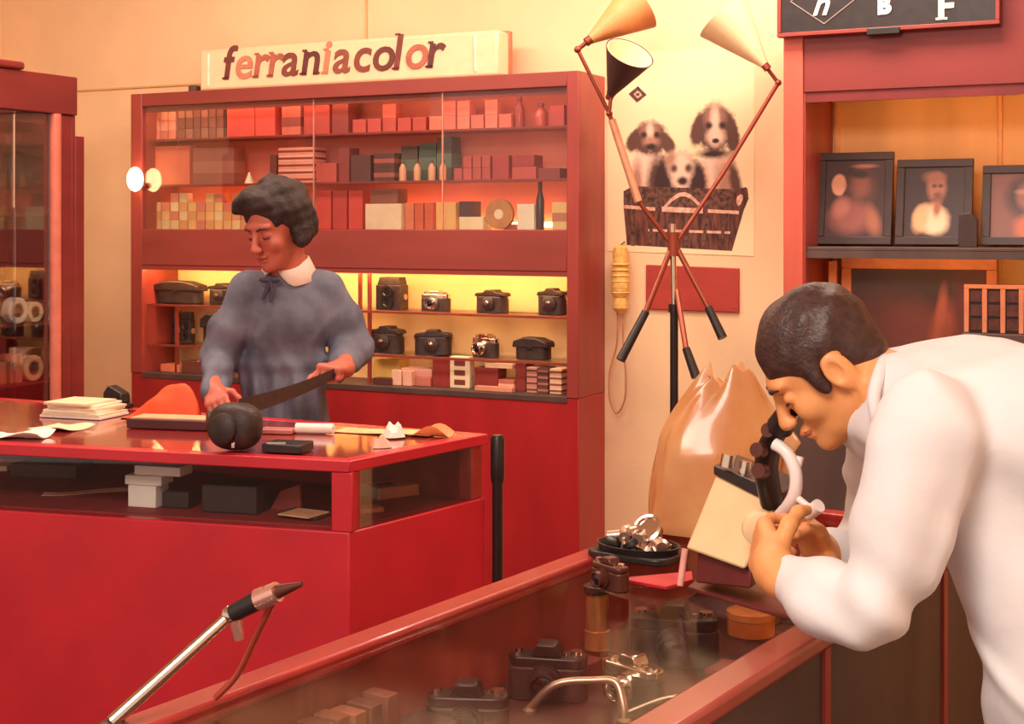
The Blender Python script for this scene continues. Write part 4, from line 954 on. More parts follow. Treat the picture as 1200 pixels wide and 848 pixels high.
LDp = 5.0
lb0 = W(790, 400, LDp); lb0 = Vector((lb0.x, lb0.y, 0))
lsd = thing('lamp_stand', 'photographic lamp stand with three cone shades before the puppy poster', 'lamp', lb0)
def lr(u, v, d=LDp): return W(u, v, d)-lb0
BR = mat('reddish_bronze', (150, 72, 54), 0.35, 0.5, var=0.1)
part('foot', MB().lathe([(0.16, 0), (0.16, 0.012), (0.03, 0.03), (0.02, 0.05)], 28), BLACKP, lsd)
part('column', MB().cyl((0, 0, 0.03), lr(790, 362), 0.0145), BLACKP, lsd)
part('column_tube', MB().cyl(lr(790, 362), lr(788, 262), 0.011), CHROME, lsd)
part('hub', MB().cyl(lr(789, 300), lr(789, 272), 0.02), BR, lsd)
part('collar', MB().cyl(lr(790, 366), lr(790, 356), 0.02), BLACKP, lsd)
def leg(a, b, c):
    part('leg', MB().cyl(lr(*a), lr(*b), 0.010), BR, lsd); part('rubber_tip', MB().cyl(lr(*b), lr(*c), 0.014, 0.017), BLACKP, lsd)
leg((786, 292), (757, 365, LDp-.06), (727, 422, LDp-.1))
leg((794, 292), (830, 360, LDp-.06), (847, 396, LDp-.1))
leg((793, 340), (804, 408, LDp-.12), (816, 442, LDp-.16))
part('arm', MB().tube([lr(788, 288), lr(750, 238), lr(714, 133)], 0.008), BR, lsd)
part('arm_sleeve', MB().cyl(lr(748, 236), lr(717, 140), 0.014), mat('pinkish_metal', (236, 170, 136), 0.35, .4), lsd)
part('arm', MB().tube([lr(714, 133), lr(677, 58), ], 0.007), BR, lsd)
part('arm', MB().tube([lr(677, 58), lr(692, 46)], 0.008), BR, lsd)
part('knuckle', MB().ell(lr(677, 58), (.013, .013, .013)), BR, lsd)
part('knuckle', MB().ell(lr(714, 133), (.012, .012, .012)), BR, lsd)
part('arm', MB().tube([lr(792, 285), lr(848, 202), lr(912, 97)], 0.008), BR, lsd)
part('knuckle', MB().ell(lr(912, 97), (.012, .012, .012)), BR, lsd)
part('arm', MB().tube([lr(912, 97), lr(896, 76)], 0.007), BR, lsd)
def cone(apex, mouth, r0, r1, m_out, m_in, name='shade'):
    a = Vector(apex); b = Vector(mouth); L = (b-a).length
    q = (b-a).to_track_quat('Z', 'Y').to_matrix().to_4x4(); M = Matrix.Translation(a) @ q
    t = 0.004
    s = part(name, MB().lathe([(r0, 0), (r0*1.15, 0.01), (r1, L), (r1-t, L), (r0*1.1-t, 0.012), (r0*.5, 0.012), (r0*.5, 0)], 32, M, True), [m_out], lsd)
    part('shade_lining', MB().lathe([(r1-t-.001, L-.001), (r0*1.1-t, 0.016), (r0*1.1-t-.002, 0.016), (r1-t-.004, L-.001)], 32, M, True), m_in, s)
    part('socket', MB().cyl(a-(b-a).normalized()*0.02, a+(b-a).normalized()*0.02, r0*.9), BR, s)
TANS = mat('tan_shade', (226, 150, 92), 0.45, var=0.06); CRS = mat('cream_shade', (250, 218, 170), 0.5, var=0.04)
DKS = mat('black_shade', (74, 50, 46), 0.5); WHS = mat('shade_white_lining', (236, 206, 166), 0.6)
cone(lr(692, 46), lr(750, 6, LDp+.03), 0.018, 0.095, TANS, WHS)
cone(lr(716, 110), lr(738, 62, LDp-.10), 0.016, 0.088, DKS, WHS)
part('arm', MB().tube([lr(714, 133), lr(716, 112)], 0.007), BR, lsd)
cone(lr(896, 76), lr(848, 20, LDp+.05), 0.016, 0.105, CRS, WHS)

# ------------------------------------------------------------------ portrait display unit on the right
UY = -0.146
ux = shop_px(918, 200, UY)[0]; u_in = shop_px(941, 200, UY)[0]
du = thing('display_unit', 'red and honey wood display unit holding framed portraits behind the clerk', 'display unit', shop(ux, UY, 0), Rz)
def U2(u, v, y=0.0): x, z = shop_px(u, v, UY+y); return x-ux, z
UWd = 1.45; UD = WY-UY-0.001
uin = u_in-ux
zh0 = (U2(945, 105)[1]+U2(1190, 101)[1])/2; zh1 = U2(940, 40)[1]+0.2
zsf = (U2(950, 288)[1]+U2(1190, 292)[1])/2
zcu = U2(1000, 440)[1]
PINKW = mat('rose_wood_post', (204, 92, 72), 0.45, var=0.14, scale=7, stretch=(1, 1, .2))
part('post', MB().span(0, uin, 0, UD, zcu, zh1), PINKW, du, 0.003)
part('post', MB().span(UWd-0.06, UWd, 0, UD, zcu, zh1), PINKW, du, 0.003)
part('header', MB().span(uin, UWd-0.06, 0.006, UD, zh0, zh1), mat('red_header_panel', (136, 46, 42), 0.5, var=0.12, scale=6, stretch=(.3, 1, 1)), du, 0.003)
part('base_cabinet', MB().span(0, UWd, 0, UD, 0, zcu), DARKW, du, 0.004)
part('back_panel', MB().span(uin, UWd-0.06, UD-0.012, UD, zcu, zh0), ORANGEW, du)
part('inner_side', MB().span(uin, uin+0.006, 0.01, UD-0.012, zcu, zh0), REDW, du)
part('shelf', MB().span(uin+0.006, UWd-0.06, 0.02, UD-0.012, zsf-0.012, zsf), DARKW, du, 0.002)
for u, w in ((981, 0.02), (1172, 0.016)):
    x, _ = U2(u, 150, UD-0.02)
    part('batten', MB().span(x-w/2, x+w/2, UD-0.022, UD-0.012, zcu, zh0), mat('pale_batten', (246, 176, 112), 0.5, var=.1), du, 0.003)
part('lamp_tube', MB().cyl((uin+0.15, 0.05, zh0-0.018), (UWd-0.2, 0.05, zh0-0.018), 0.010), mat('orange_tube_glow', (255, 216, 150), 0.4, emit=((255, 186, 100), 15.0)), du)
part('tube_shield', MB().span(uin, UWd-0.06, 0.012, 0.022, zh0-0.034, zh0), mat('dark_red_header', (126, 36, 36)), du)
part('lamp_tube', MB().cyl((uin+0.15, 0.06, zsf-0.026), (UWd-0.3, 0.06, zsf-0.026), 0.007), mat('orange_tube_glow', (255, 216, 150)), du)
part('shelf_lip', MB().span(uin+0.006, UWd-0.06, 0.02, 0.03, zsf-0.038, zsf-0.012), DARKW, du)
# black sign on the unit header
sx0, sz0 = U2(911, 44, -0.03); sx1 = U2(1172, 32, -0.03)[0]
bs = thing('black_sign', 'black lettered sign board with a diamond emblem on the display unit header', 'sign', shop(ux+sx0, UY-0.0305, sz0), Rz)
bw = sx1-sx0; bh = 0.24
part('board', MB().span(0.012, bw-0.012, 0, 0.02, 0.012, bh-0.012), mat('black_sign_board', (44, 34, 34), 0.4, var=.2, scale=30), bs)
FRM = mat('red_sign_frame', (150, 58, 48), 0.45, var=.1)
for a in ((0, bw, 0, .014), (0, bw, bh-.014, bh), (0, .014, .014, bh-.014), (bw-.014, bw, .014, bh-.014)):
    part('frame_bar', MB().span(a[0], a[1], -0.006, 0.030, a[2], a[3]), FRM, bs, 0.002)
part('bracket', MB().span(bw*.42, bw*.57, -0.010, 0.02, -0.012, 0.012), BLACKP, bs, 0.003)
GRY = mat('grey_sign_line', (150, 128, 118), 0.6); LET = mat('white_sign_letter', (236, 222, 214), 0.5)
xc = U2(966, 10, -.03)[0]-sx0; zc = U2(966, 28, -.03)[1]-sz0
D = 0.115; b = MB()
for (ax, az), (bx, bz) in (((0, 0), (D, D*.72)), ((D, D*.72), (0, D*1.44)), ((0, D*1.44), (-D, D*.72)), ((-D, D*.72), (0, 0))):
    v1 = Vector((ax+xc, -.001, az+zc)); v2 = Vector((bx+xc, -.001, bz+zc)); b.cyl(v1, v2, 0.0022, n=6)
part('diamond_emblem', b, GRY, bs)
def sign_letter(ch, u, vbase, size, shear=0.0, bold=.003, serif=False):
    vs, fs = letter(ch, size, shear, bold, .0015); b = MB()
    xm = (min(v[0] for v in vs)+max(v[0] for v in vs))/2; lo = min(v[1] for v in vs)
    x, z = U2(u, vbase, -.03)
    b.add(vs, fs, Matrix.Translation((x-sx0-xm, -.0022, z-sz0-lo)) @ Mrot)
    if serif:
        xx = x-sx0+min(v[0] for v in vs)-xm+size*.09; b.box((xx, -.0022, z-sz0+.004), (size*.32, .003, .008))
    part('letter', b, LET, bs, smooth=False)
sign_letter('n', 963, 18, 0.11, .35, .002); sign_letter('B', 1037, 17, 0.075, 0, .005); sign_letter('F', 1109, 23, 0.115, 0, .004, True)

# framed portraits
def portrait(u0, v0, u1, v1, label, kind, lean=0.16, roll=0.04):
    y = 0.20
    xa, za = U2(u0, v0, y); xb, _ = U2(u1, v1, y); w = xb-xa; h = za-zsf
    o = thing('framed_portrait', label, 'picture frame', shop(ux+(xa+xb)/2, UY+y-0.02, zsf+0.006), Rz)
    T = Matrix.Rotation(-lean, 4, 'X')
    fr = mat('black_frame_wood', (62, 40, 38), 0.4); fw = 0.028
    for a in ((-w/2, w/2, 0, fw), (-w/2, w/2, h-fw, h), (-w/2, -w/2+fw, fw, h-fw), (w/2-fw, w/2, fw, h-fw)):
        part('frame_bar', MB().span(a[0], a[1], -0.008, 0.010, a[2], a[3], M=T), fr, o, 0.002)
    part('backing', MB().span(-w/2+.004, w/2-.004, 0.004, 0.012, .004, h-.004, M=T), fr, o)
    ov = {'a': [(-.22, .64, .10, .11, 0, (240, 180, 150), .12), (.08, .62, .17, .15, 0, (120, 72, 64), .5), (.07, .66, .11, .13, 0, (156, 98, 84), .5), (.05, .76, .15, .05, .1, (60, 36, 36), .4), (.12, .84, .14, .02, 0, (190, 120, 96), .6), (-.06, .30, .26, .17, 0, (156, 90, 82), .35), (-.18, .40, .10, .10, .4, (190, 120, 106), .5), (.24, .26, .09, .15, -.3, (170, 104, 80), .5)],
          'b': [(.03, .66, .12, .16, 0, (176, 114, 98), .3), (.0, .78, .13, .06, 0, (160, 104, 86), .5), (.0, .68, .03, .02, 0, (90, 50, 46), .6), (.08, .68, .03, .02, 0, (90, 50, 46), .6), (.04, .58, .04, .015, 0, (120, 60, 56), .6), (.05, .52, .06, .08, 0, (120, 74, 66), .5), (-.06, .31, .20, .17, 0, (226, 172, 136), .18), (.03, .28, .16, .15, 0, (248, 208, 172), .3), (-.17, .30, .09, .14, .3, (236, 178, 130), .4), (.04, .42, .05, .09, .1, (170, 106, 74), .5)],
          'c': [(.05, .60, .22, .25, 0, (70, 46, 44), .3), (.07, .60, .11, .15, 0, (150, 96, 84), .4), (.06, .66, .10, .03, 0, (190, 130, 116), .6), (.16, .22, .22, .16, 0, (196, 104, 72), .3)]}[kind]
    pm = print_mat('portrait_print_%s' % kind, {'a': (70, 44, 44), 'b': (58, 36, 36), 'c': (130, 80, 70)}[kind], [(cx*w, cz*h, rx*w, rz_*h, t, c, so) for cx, cz, rx, rz_, t, c, so in ov], 30.0, .3, .35)
    part('photograph', MB().span(-w/2+fw, w/2-fw, 0.0, 0.004, fw, h-fw, M=T), pm, o)
    part('easel_leg', MB().box((0, 0.055, h*.30), (0.03, 0.004, h*.58), 0), fr, o)
    return o
portrait(958, 180, 1046, 286, 'black-framed dim portrait with a bright window, on the display unit shelf', 'a')
portrait(1050, 188, 1140, 288, 'black-framed portrait of a figure in a pale dress on the display unit shelf', 'b')
portrait(1151, 195, 1240, 289, 'black-framed portrait in orange dress on the display unit shelf', 'c')
x, z = U2(1137, 262, .14)
single('frame_stand', MB().prism([(-.03, 0), (.03, 0), (.03, .09), (.01, .115), (-.03, .11)], -.01, .01, 'y'), mat('black_frame_wood', (62, 40, 38)), 'small black stand between the two rightmost framed portraits'.replace('two rightmost', 'pale and orange dress'), 'stand', shop(ux+x, UY+.10, zsf+.0006), Rz, bevel=.002)
# large honey framed picture below the shelf
xa, za = U2(985, 300, .28); xb, _ = U2(1168, 300, .28)
h = za-zcu; w = xb-xa
pf = thing('large_framed_picture', 'large honey-wood framed picture under the display unit shelf', 'picture frame', shop(ux+(xa+xb)/2, UY+.30, zcu+.0006), Rz)
HON = mat('honey_frame', (238, 142, 84), .4, var=.1)
for a in ((-w/2, w/2, h-.045, h-.004), (-w/2, w/2, 0, .04), (-w/2, -w/2+.035, .04, h-.045), (w/2-.035, w/2, .04, h-.045)):
    part('frame_bar', MB().span(a[0], a[1], -.012, .012, a[2], a[3]), HON, pf, .003)
_pic = [(-.15, .30, .28, .30, .5, (122, 68, 60), .5), (-.02, .36, .16, .22, .6, (140, 76, 66), .5), (.16, .25, .09, .34, .12, (196, 102, 78), .3), (.15, .52, .03, .20, .12, (206, 112, 86), .5), (.24, .2, .07, .2, -.2, (176, 90, 72), .5), (.34, .5, .10, .42, 0, (132, 68, 62), .4), (.34, .8, .14, .12, 0, (104, 58, 56), .5)]
pg = part('picture', MB().span(-w/2+.035, w/2-.035, -.002, .006, .04, h-.045), print_mat('large_picture_print', (80, 58, 56), [(a*w, b_*h, c*w, d*h, t, col, so) for a, b_, c, d, t, col, so in _pic], 25.0, .3, .5), pf)
xa, za = U2(965, 306, .24)
single('honey_batten', MB().span(-.014, .014, -.008, .008, 0, za-zcu), HON, 'upright honey-wood batten beside the large framed picture', 'batten', shop(ux+U2(976, 306, .24)[0], UY+.24, zcu+.0006), Rz, bevel=.002)
# lattice rack with small dark photographs
xa, za = U2(1130, 333, .12); xb, zb_ = U2(1222, 392, .12)
w = xb-xa; h = za-zb_
bx = thing('sample_box', 'dark box supporting the pale lattice rack of small photographs', 'box', shop(ux+(xa+xb)/2, UY+.12, zcu+.0006), Rz)
hb = zb_-zcu-.001
part('box_body', MB().span(-w/2-.004, w/2, -.035, .06, 0, hb), DARKW, bx, .003)
rkk = thing('sample_rack', 'pale lattice rack of small dark photographs on a dark box', 'rack', shop(ux+(xa+xb)/2, UY+.12, zcu+.0012+hb), Rz)
LAT = mat('pale_lattice', (232, 152, 116), .5, var=.06)
part('rack_back', MB().span(-w/2, w/2, .004, .010, 0, h), mat('black_card', (54, 40, 38)), rkk)
part('rail', MB().span(-w/2, w/2, -.006, .006, h-.014, h), LAT, rkk, .002)
nb = 4
for k in range(nb+1): part('bar', MB().span(-w/2+(w-.016)*k/nb, -w/2+(w-.016)*k/nb+.016, -.006, .006, 0, h-.014), LAT, rkk, .002)
for k in range(nb):
    for j in range(3):
        xx = -w/2+.016+(w-.016)*k/nb; zz = h*.02+(h-.02)*j/3
        part('photo', MB().span(xx+.004, xx+w/nb-.022, -.001, .004, zz+.006, zz+h/3-.010), mat('dark_sample', (96, 52, 48), .35, var=.3, scale=40), rkk)

# ------------------------------------------------------------------ people: smooth blended body surfaces
class Field:
    def __init__(self, lo, hi, h):
        self.lo = np.array(lo, np.float32); self.h = h
        self.n = np.ceil((np.array(hi)-np.array(lo))/h).astype(int)+1
        self.F = np.full(self.n, 0.08, np.float32)
        self.ax = [self.lo[i]+h*np.arange(self.n[i], dtype=np.float32) for i in range(3)]
    def sub(self, lo, hi, pad):
        a = np.clip(np.floor((np.array(lo)-pad-self.lo)/self.h).astype(int), 0, self.n-1)
        b = np.clip(np.ceil((np.array(hi)+pad-self.lo)/self.h).astype(int)+1, 1, self.n)
        sl = tuple(slice(a[i], b[i]) for i in range(3))
        X, Y, Z = np.meshgrid(*[self.ax[i][sl[i]] for i in range(3)], indexing='ij', sparse=True)
        return sl, X, Y, Z
    def put(self, sl, d, k, op='u'):
        f = self.F[sl]
        if op == 'u':
            h = np.clip(0.5+0.5*(f-d)/k, 0, 1); self.F[sl] = f*(1-h)+d*h-k*h*(1-h)
        else:
            d = -d; h = np.clip(0.5-0.5*(f-d)/k, 0, 1); self.F[sl] = f*(1-h)+d*h+k*h*(1-h)
    def cone(self, a, b, r0, r1=None, k=0.02, op='u'):
        a = np.array(a, np.float32); b = np.array(b, np.float32); r1 = r0 if r1 is None else r1
        R = max(r0, r1); sl, X, Y, Z = self.sub(np.minimum(a, b)-R, np.maximum(a, b)+R, 0.05)
        ab = b-a; L = max(float(ab @ ab), 1e-9)
        t = np.clip(((X-a[0])*ab[0]+(Y-a[1])*ab[1]+(Z-a[2])*ab[2])/L, 0, 1)
        d = np.sqrt((X-a[0]-t*ab[0])**2+(Y-a[1]-t*ab[1])**2+(Z-a[2]-t*ab[2])**2)-(r0+t*(r1-r0))
        self.put(sl, d.astype(np.float32), k, op)
    def chain(self, pts, rs, k=0.02):
        for i in range(len(pts)-1): self.cone(pts[i], pts[i+1], rs[i], rs[i+1], k)
    def ell(self, c, r, R=None, k=0.02, op='u'):
        c = np.array(c, np.float32); m = max(r); sl, X, Y, Z = self.sub(c-m, c+m, 0.05)
        x, y, z = X-c[0], Y-c[1], Z-c[2]
        if R is not None:
            x, y, z = (x*R[0][0]+y*R[0][1]+z*R[0][2], x*R[1][0]+y*R[1][1]+z*R[1][2], x*R[2][0]+y*R[2][1]+z*R[2][2])
        k0 = np.sqrt((x/r[0])**2+(y/r[1])**2+(z/r[2])**2); k1 = np.sqrt((x/r[0]**2)**2+(y/r[1]**2)**2+(z/r[2]**2)**2)
        self.put(sl, (k0*(k0-1)/np.maximum(k1, 1e-6)).astype(np.float32), k, op)
    def cut(self, p, n):      # keep the side the normal points away from
        X, Y, Z = np.meshgrid(*self.ax, indexing='ij', sparse=True); n = np.array(n)/np.linalg.norm(n)
        d = (X-p[0])*n[0]+(Y-p[1])*n[1]+(Z-p[2])*n[2]
        self.F = np.maximum(self.F, d.astype(np.float32))
    def warp(self, fn):
        X, Y, Z = np.meshgrid(*self.ax, indexing='ij', sparse=True); self.F = self.F+fn(X, Y, Z).astype(np.float32)
    def mesh(self, name, m, off):
        F = self.F; F[0] = F[-1] = 1; F[:, 0] = F[:, -1] = 1; F[:, :, 0] = F[:, :, -1] = 1
        s = F < 0
        cnt = sum(s[i:s.shape[0]-1+i, j:s.shape[1]-1+j, k:s.shape[2]-1+k].astype(np.int8) for i in (0, 1) for j in (0, 1) for k in (0, 1))
        act = (cnt > 0) & (cnt < 8); ci = np.argwhere(act)
        idx = np.full(act.shape, -1, np.int32); idx[act] = np.arange(len(ci))
        cor = [(i, j, k) for i in (0, 1) for j in (0, 1) for k in (0, 1)]
        val = [F[ci[:, 0]+i, ci[:, 1]+j, ci[:, 2]+k] for i, j, k in cor]
        acc = np.zeros((len(ci), 3)); w = np.zeros(len(ci))
        for a in range(8):
            for b in range(a+1, 8):
                df = [cor[b][q]-cor[a][q] for q in range(3)]
                if sum(map(abs, df)) != 1: continue
                ch = (val[a] < 0) != (val[b] < 0)
                t = np.where(ch, val[a]/np.where(val[a] == val[b], 1, val[a]-val[b]), 0)
                for q in range(3): acc[:, q] += np.where(ch, cor[a][q]+t*df[q], 0)
                w += ch
        V = (ci+acc/np.maximum(w, 1)[:, None])*self.h+self.lo-np.array(off)
        quads = []
        for axn in range(3):
            o = [q for q in range(3) if q != axn]
            sa = [slice(1, -1)]*3; sb = [slice(1, -1)]*3; sa[axn] = slice(0, -1); sb[axn] = slice(1, None)
            A = s[tuple(sa)]; B = s[tuple(sb)]; e = np.argwhere(A != B)
            if not len(e): continue
            inside = A[tuple(e.T)]
            e = e.copy(); e[:, o[0]] += 1; e[:, o[1]] += 1
            def cidx(d0, d1):
                q = e.copy(); q[:, o[0]] += d0; q[:, o[1]] += d1; return idx[tuple(q.T)]
            Q = np.stack([cidx(-1, -1), cidx(0, -1), cidx(0, 0), cidx(-1, 0)], 1)
            flip = inside if axn != 1 else ~inside
            Q[~flip] = Q[~flip][:, ::-1]; quads.append(Q)
        Q = np.concatenate(quads)
        me = bpy.data.meshes.new(name); me.from_pydata(V.tolist(), [], Q.tolist()); me.materials.append(m)
        me.polygons.foreach_set('use_smooth', [True]*len(Q)); me.update()
        return me

def wavy(seed, fq, amp, n=7):
    rr = random.Random(seed); ds = []
    for _ in range(n):
        v = Vector((rr.gauss(0, 1), rr.gauss(0, 1), rr.gauss(0, 1))).normalized()*fq*rr.uniform(.6, 1.4); ds.append((v, rr.uniform(0, 6.28)))
    def fn(X, Y, Z_):
        return amp*sum(np.sin(X*v.x+Y*v.y+Z_*v.z+p) for v, p in ds)
    return fn
def frame(f, u):
    f = Vector(f).normalized(); u = Vector(u); u = (u-f*u.dot(f)).normalized(); l = u.cross(f)
    return f, l, u
def headpts(c, f, l, u, s):
    return lambda a, b, d: np.array(Vector(c)+(f*a+l*b+u*d)*s)
def add_head(S, c, fr, s=1.0):
    f, l, u = fr; H = headpts(c, f, l, u, s); R = [tuple(f), tuple(l), tuple(u)]
    e = lambda p, r, k=.02, op='u': S.ell(H(*p), [q*s for q in r], R, k*s, op)
    e((-.012, 0, .040), (.097, .075, .085)); e((.030, 0, -.030), (.060, .058, .082), .03)
    e((.050, 0, -.085), (.040, .036, .030), .03); e((.078, 0, -.100), (.020, .022, .018), .02)
    e((.080, 0, .030), (.018, .052, .014), .02)
    for q in (-1, 1):
        e((.066, q*.040, -.030), (.022, .020, .022), .02)
        e((.098, q*.031, .004), (.014, .019, .012), .012, 's')
        e((.078, q*.031, .002), (.0135, .0155, .0125), .004)
        e((-.012, q*.076, -.008), (.024, .010, .034), .006)
        e((-.006, q*.083, -.008), (.012, .006, .020), .004, 's')
        e((.107, q*.010, -.036), (.011, .009, .008), .006)
    S.cone(H(.094, 0, .010), H(.116, 0, -.032), .009*s, .012*s, .012*s)
    e((.094, 0, -.060), (.014, .024, .007), .006); e((.091, 0, -.073), (.013, .020, .008), .006)
    e((.104, 0, -.0665), (.010, .026, .0022), .003, 's')
    return H, R
def face_parts(root, off, fr, c, s, browm, lipm, prefix=''):
    f, l, u = fr; H = headpts(c, f, l, u, s)
    def L(p): return Vector(H(*p))-Vector(off)
    for q in (-1, 1):
        part('eyebrow', MB().tube([L((.099, q*.014, .024)), L((.098, q*.030, .030)), L((.086, q*.048, .026))], [.003*s, .0042*s, .002*s], 8), browm, root)
        part('eyelid_line', MB().tube([L((.0885, q*.019, -.003)), L((.0925, q*.031, -.0055)), L((.0865, q*.044, -.003))], [.0014*s, .0022*s, .0014*s], 6), browm, root)
    part('lips', MB().tube([L((.094, -.022, -.066)), L((.1055, -.008, -.062)), L((.1065, 0, -.064)), L((.1055, .008, -.062)), L((.094, .022, -.066))], [.002*s, .0048*s, .005*s, .0048*s, .002*s], 8), lipm, root)
def add_hand(S, wr, d, n, t, s=1.0, curls=(.5, .7, .6), spread=.02):
    wr = Vector(wr); d = Vector(d).normalized(); n = Vector(n); n = (n-d*n.dot(d)).normalized()
    tt = Vector(t); tt = (tt-d*tt.dot(d)-n*tt.dot(n)).normalized()
    offs = [.031, .0105, -.0105, -.030]; lens = [.072, .080, .075, .058]; kd = [.088, .092, .088, .080]
    for i in range(4):
        k = wr+(d*kd[i]+tt*offs[i])*s
        S.cone(wr+tt*offs[i]*.55*s, k, .015*s, .0125*s, .014*s)
        p = k; a = 0
        for j, fr_ in enumerate((.46, .30, .24)):
            a += curls[j]*(1+.06*i); dr = d*math.cos(a)+n*math.sin(a)+tt*(offs[i]*.9)
            q = p+dr*lens[i]*fr_*s; S.cone(p, q, (.0092-.0006*j)*s, (.0086-.0008*j)*s, .004*s); p = q
    p = wr+(d*.022+tt*.022+n*.006)*s
    for j, (dr, ln, r) in enumerate((((d*.55+tt*.75+n*.35), .042, .0135), ((d*.8+tt*.35+n*.55), .032, .0105), ((d*.75-tt*.05+n*.75), .026, .0095))):
        q = p+dr.normalized()*ln*s; S.cone(p, q, r*s, (r-.0012)*s, .008*s); p = q
    S.cone(wr-d*.03*s, wr+d*.02*s, .026*s, .026*s, .02*s)

# ---------------- shop assistant
wroot = W(335, 480, 4.57); wroot = Vector((wroot.x, wroot.y, 0))
wm = thing('person', 'person in a blue-grey smock with white collar lifting a black strap behind the counter', 'person', wroot)
SK1 = mat('warm_skin', (196, 104, 84), 0.5, var=0.06, sss=0.1)
SK1H = SK1
Z = lambda u, v, d: np.array(W(u, v, d))
hc = W(324, 266, 4.50); fr1 = frame((-.52, -.78, -.36), (-.12, -.12, 1)); sc1 = 1.02
lo = np.array((wroot.x-.36, wroot.y-.55, 0.0)); hi = np.array((wroot.x+.30, wroot.y+.25, 1.75))
S = Field((lo[0], lo[1], .78), hi, .0042)
H, R = add_head(S, hc, fr1, sc1)
nb = Z(338, 316, 4.58)
S.cone(H(-.03, 0, -.05), nb, .048, .052, .03)
S.chain([nb, Z(336, 380, 4.58), Z(334, 470, 4.58), Z(334, 510, 4.58)], [.06, .085, .08, .08], .03)
rs, re, rw = Z(382, 342, 4.60), Z(411, 408, 4.62), Z(401, 432, 4.37)
ls, le, lw = Z(292, 344, 4.54), Z(257, 420, 4.54), Z(249, 455, 4.38)
for a, b_, c in ((rs, re, rw), (ls, le, lw)): S.chain([nb-np.array((0, 0, .05)), a, b_, c], [.05, .04, .035, .026], .02)
add_hand(S, rw, Vector((-.30, -.85, .10)), Vector((-.1, .05, -1)), Vector((-.9, .3, 0)), 1.0, (1.25, 1.6, 1.0))
add_hand(S, lw, Vector((.3, -.75, -.36)), Vector((.4, .2, -.8)), Vector((.8, .1, .3)), .92, (.4, .5, .4))
body = link('body', S.mesh('body', SK1, wroot), wm)
# smock
S = Field(lo, hi, .006)
S.ell(Z(334, 372, 4.58), (.165, .115, .15), None, .03)
S.cone(Z(294, 338, 4.55), Z(380, 336, 4.61), .058, .058, .03); S.cone(Z(338, 320, 4.58), Z(338, 345, 4.58), .056, .09, .03)
S.ell(Z(334, 430, 4.58), (.145, .105, .11), None, .03)
S.cone(Z(335, 462, 4.58), Z(340, 640, 4.66), .122, .17, .03); S.cone(Z(318, 470, 4.58), Z(322, 640, 4.66), .09, .13, .03)
S.chain([Z(384, 342, 4.61), Z(400, 375, 4.62), re, Z(402, 430, 4.46)], [.068, .066, .066, .046], .025)
S.chain([Z(290, 344, 4.54), Z(272, 382, 4.53), le, le+(lw-le)*.5, lw+(lw-le)*.06], [.064, .060, .058, .050, .038], .025)
S.cone(nb+np.array((0, -.03, .02)), nb+np.array((0, -.06, .12)), .05, .06, .01, 's')
wz = float(Z(334, 435, 4.58)[2])
def folds(X, Y, Z_):
    low = np.clip((wz+.04-Z_)/.05, 0, 1)
    a = .008*low*np.sin((X-wroot.x)*95+Z_*6)*np.clip((Z_-.5)*4, 0, 1)
    g = .010*np.exp(-((Z_-wz)/.022)**2)
    b = .0035*np.sin(33*(X*.9+Z_*.8)+14*Y+2*np.sin(17*Z_+9*X))*np.sin(24*(Z_*.6-X)+5+1.5*np.sin(21*X))-.006*np.maximum(0, np.sin(26*(X*1.3-Z_*.55)+2*np.sin(12*Z_)))**6*np.clip((wz+.22-Z_)*8, 0, 1)
    return a+g+b
S.warp(folds); S.warp(wavy(3, 38, .0016))
S.cut((0, 0, .42), (0, 0, -1))
SMOCK = mat('blue_grey_smock', (104, 104, 120), 0.75, var=0.28, scale=11, bump=0.25, bscale=40)
link('smock', S.mesh('smock', SMOCK, wroot), wm)
# hair
S = Field(np.array(hc)-.2, np.array(hc)+.2, .005)
e = lambda p, r, k=.03, op='u': S.ell(H(*p), r, R, k, op)
e((-.030, 0, .058), (.112, .104, .098)); e((-.060, 0, -.010), (.072, .092, .090)); e((.040, -.02, .100), (.055, .085, .040)); e((-.02, .085, -.01), (.045, .022, .055), .02); e((-.02, -.085, -.01), (.045, .022, .055), .02)
e((.098, 0, -.030), (.072, .064, .105), .015, 's')
e((-.04, 0, -.13), (.06, .07, .05), .02, 's')
S.warp(wavy(11, 70, .0022)); S.warp(wavy(12, 160, .0012))
HAIR1 = mat('dark_brown_hair', (50, 35, 33), 0.7, var=0.25, scale=60, bump=0.6, bscale=120)
link('hair', S.mesh('hair', HAIR1, wroot), wm)
face_parts(wm, wroot, fr1, hc, sc1, mat('dark_brow', (70, 40, 36), .6), mat('muted_lips', (176, 66, 60), .5))
# white collar: two flaps around the neck
WCOL = mat('white_collar_cloth', (250, 222, 204), .7, var=.04)
nbv = Vector(nb)-wroot
def flap(a0, a1, nm='collar'):
    vs = []; fs = []; n = 14
    for i in range(n+1):
        a = a0+(a1-a0)*i/n; tp = min(1, 4*min(i, n-i)/n+.25)
        ca, sa = math.cos(a), math.sin(a)
        for r, z in ((.056, .052), (.062, .056), (.070+.022*tp, .056-.062*tp)):
            vs.append((nbv.x+r*ca*1.04, nbv.y+r*sa, nbv.z+z-.012-.034*(-sa if sa < 0 else 0)))
    for i in range(n):
        for j in range(2): q = i*3+j; fs.append((q, q+3, q+4, q+1))
    b = MB(); b.add(vs, fs); o = part(nm, b, WCOL, wm); sm = o.modifiers.new('solid', 'SOLIDIFY'); sm.thickness = .004; sm.offset = 0
fwd = math.atan2(-.9, -.42)
flap(fwd+.16, fwd+math.pi*.98); flap(fwd-math.pi*.98, fwd-.16)
bow = mat('dark_blue_ribbon', (62, 56, 76), .6)
bc = W(324, 326, 4.58)-wroot; bc.y -= .125
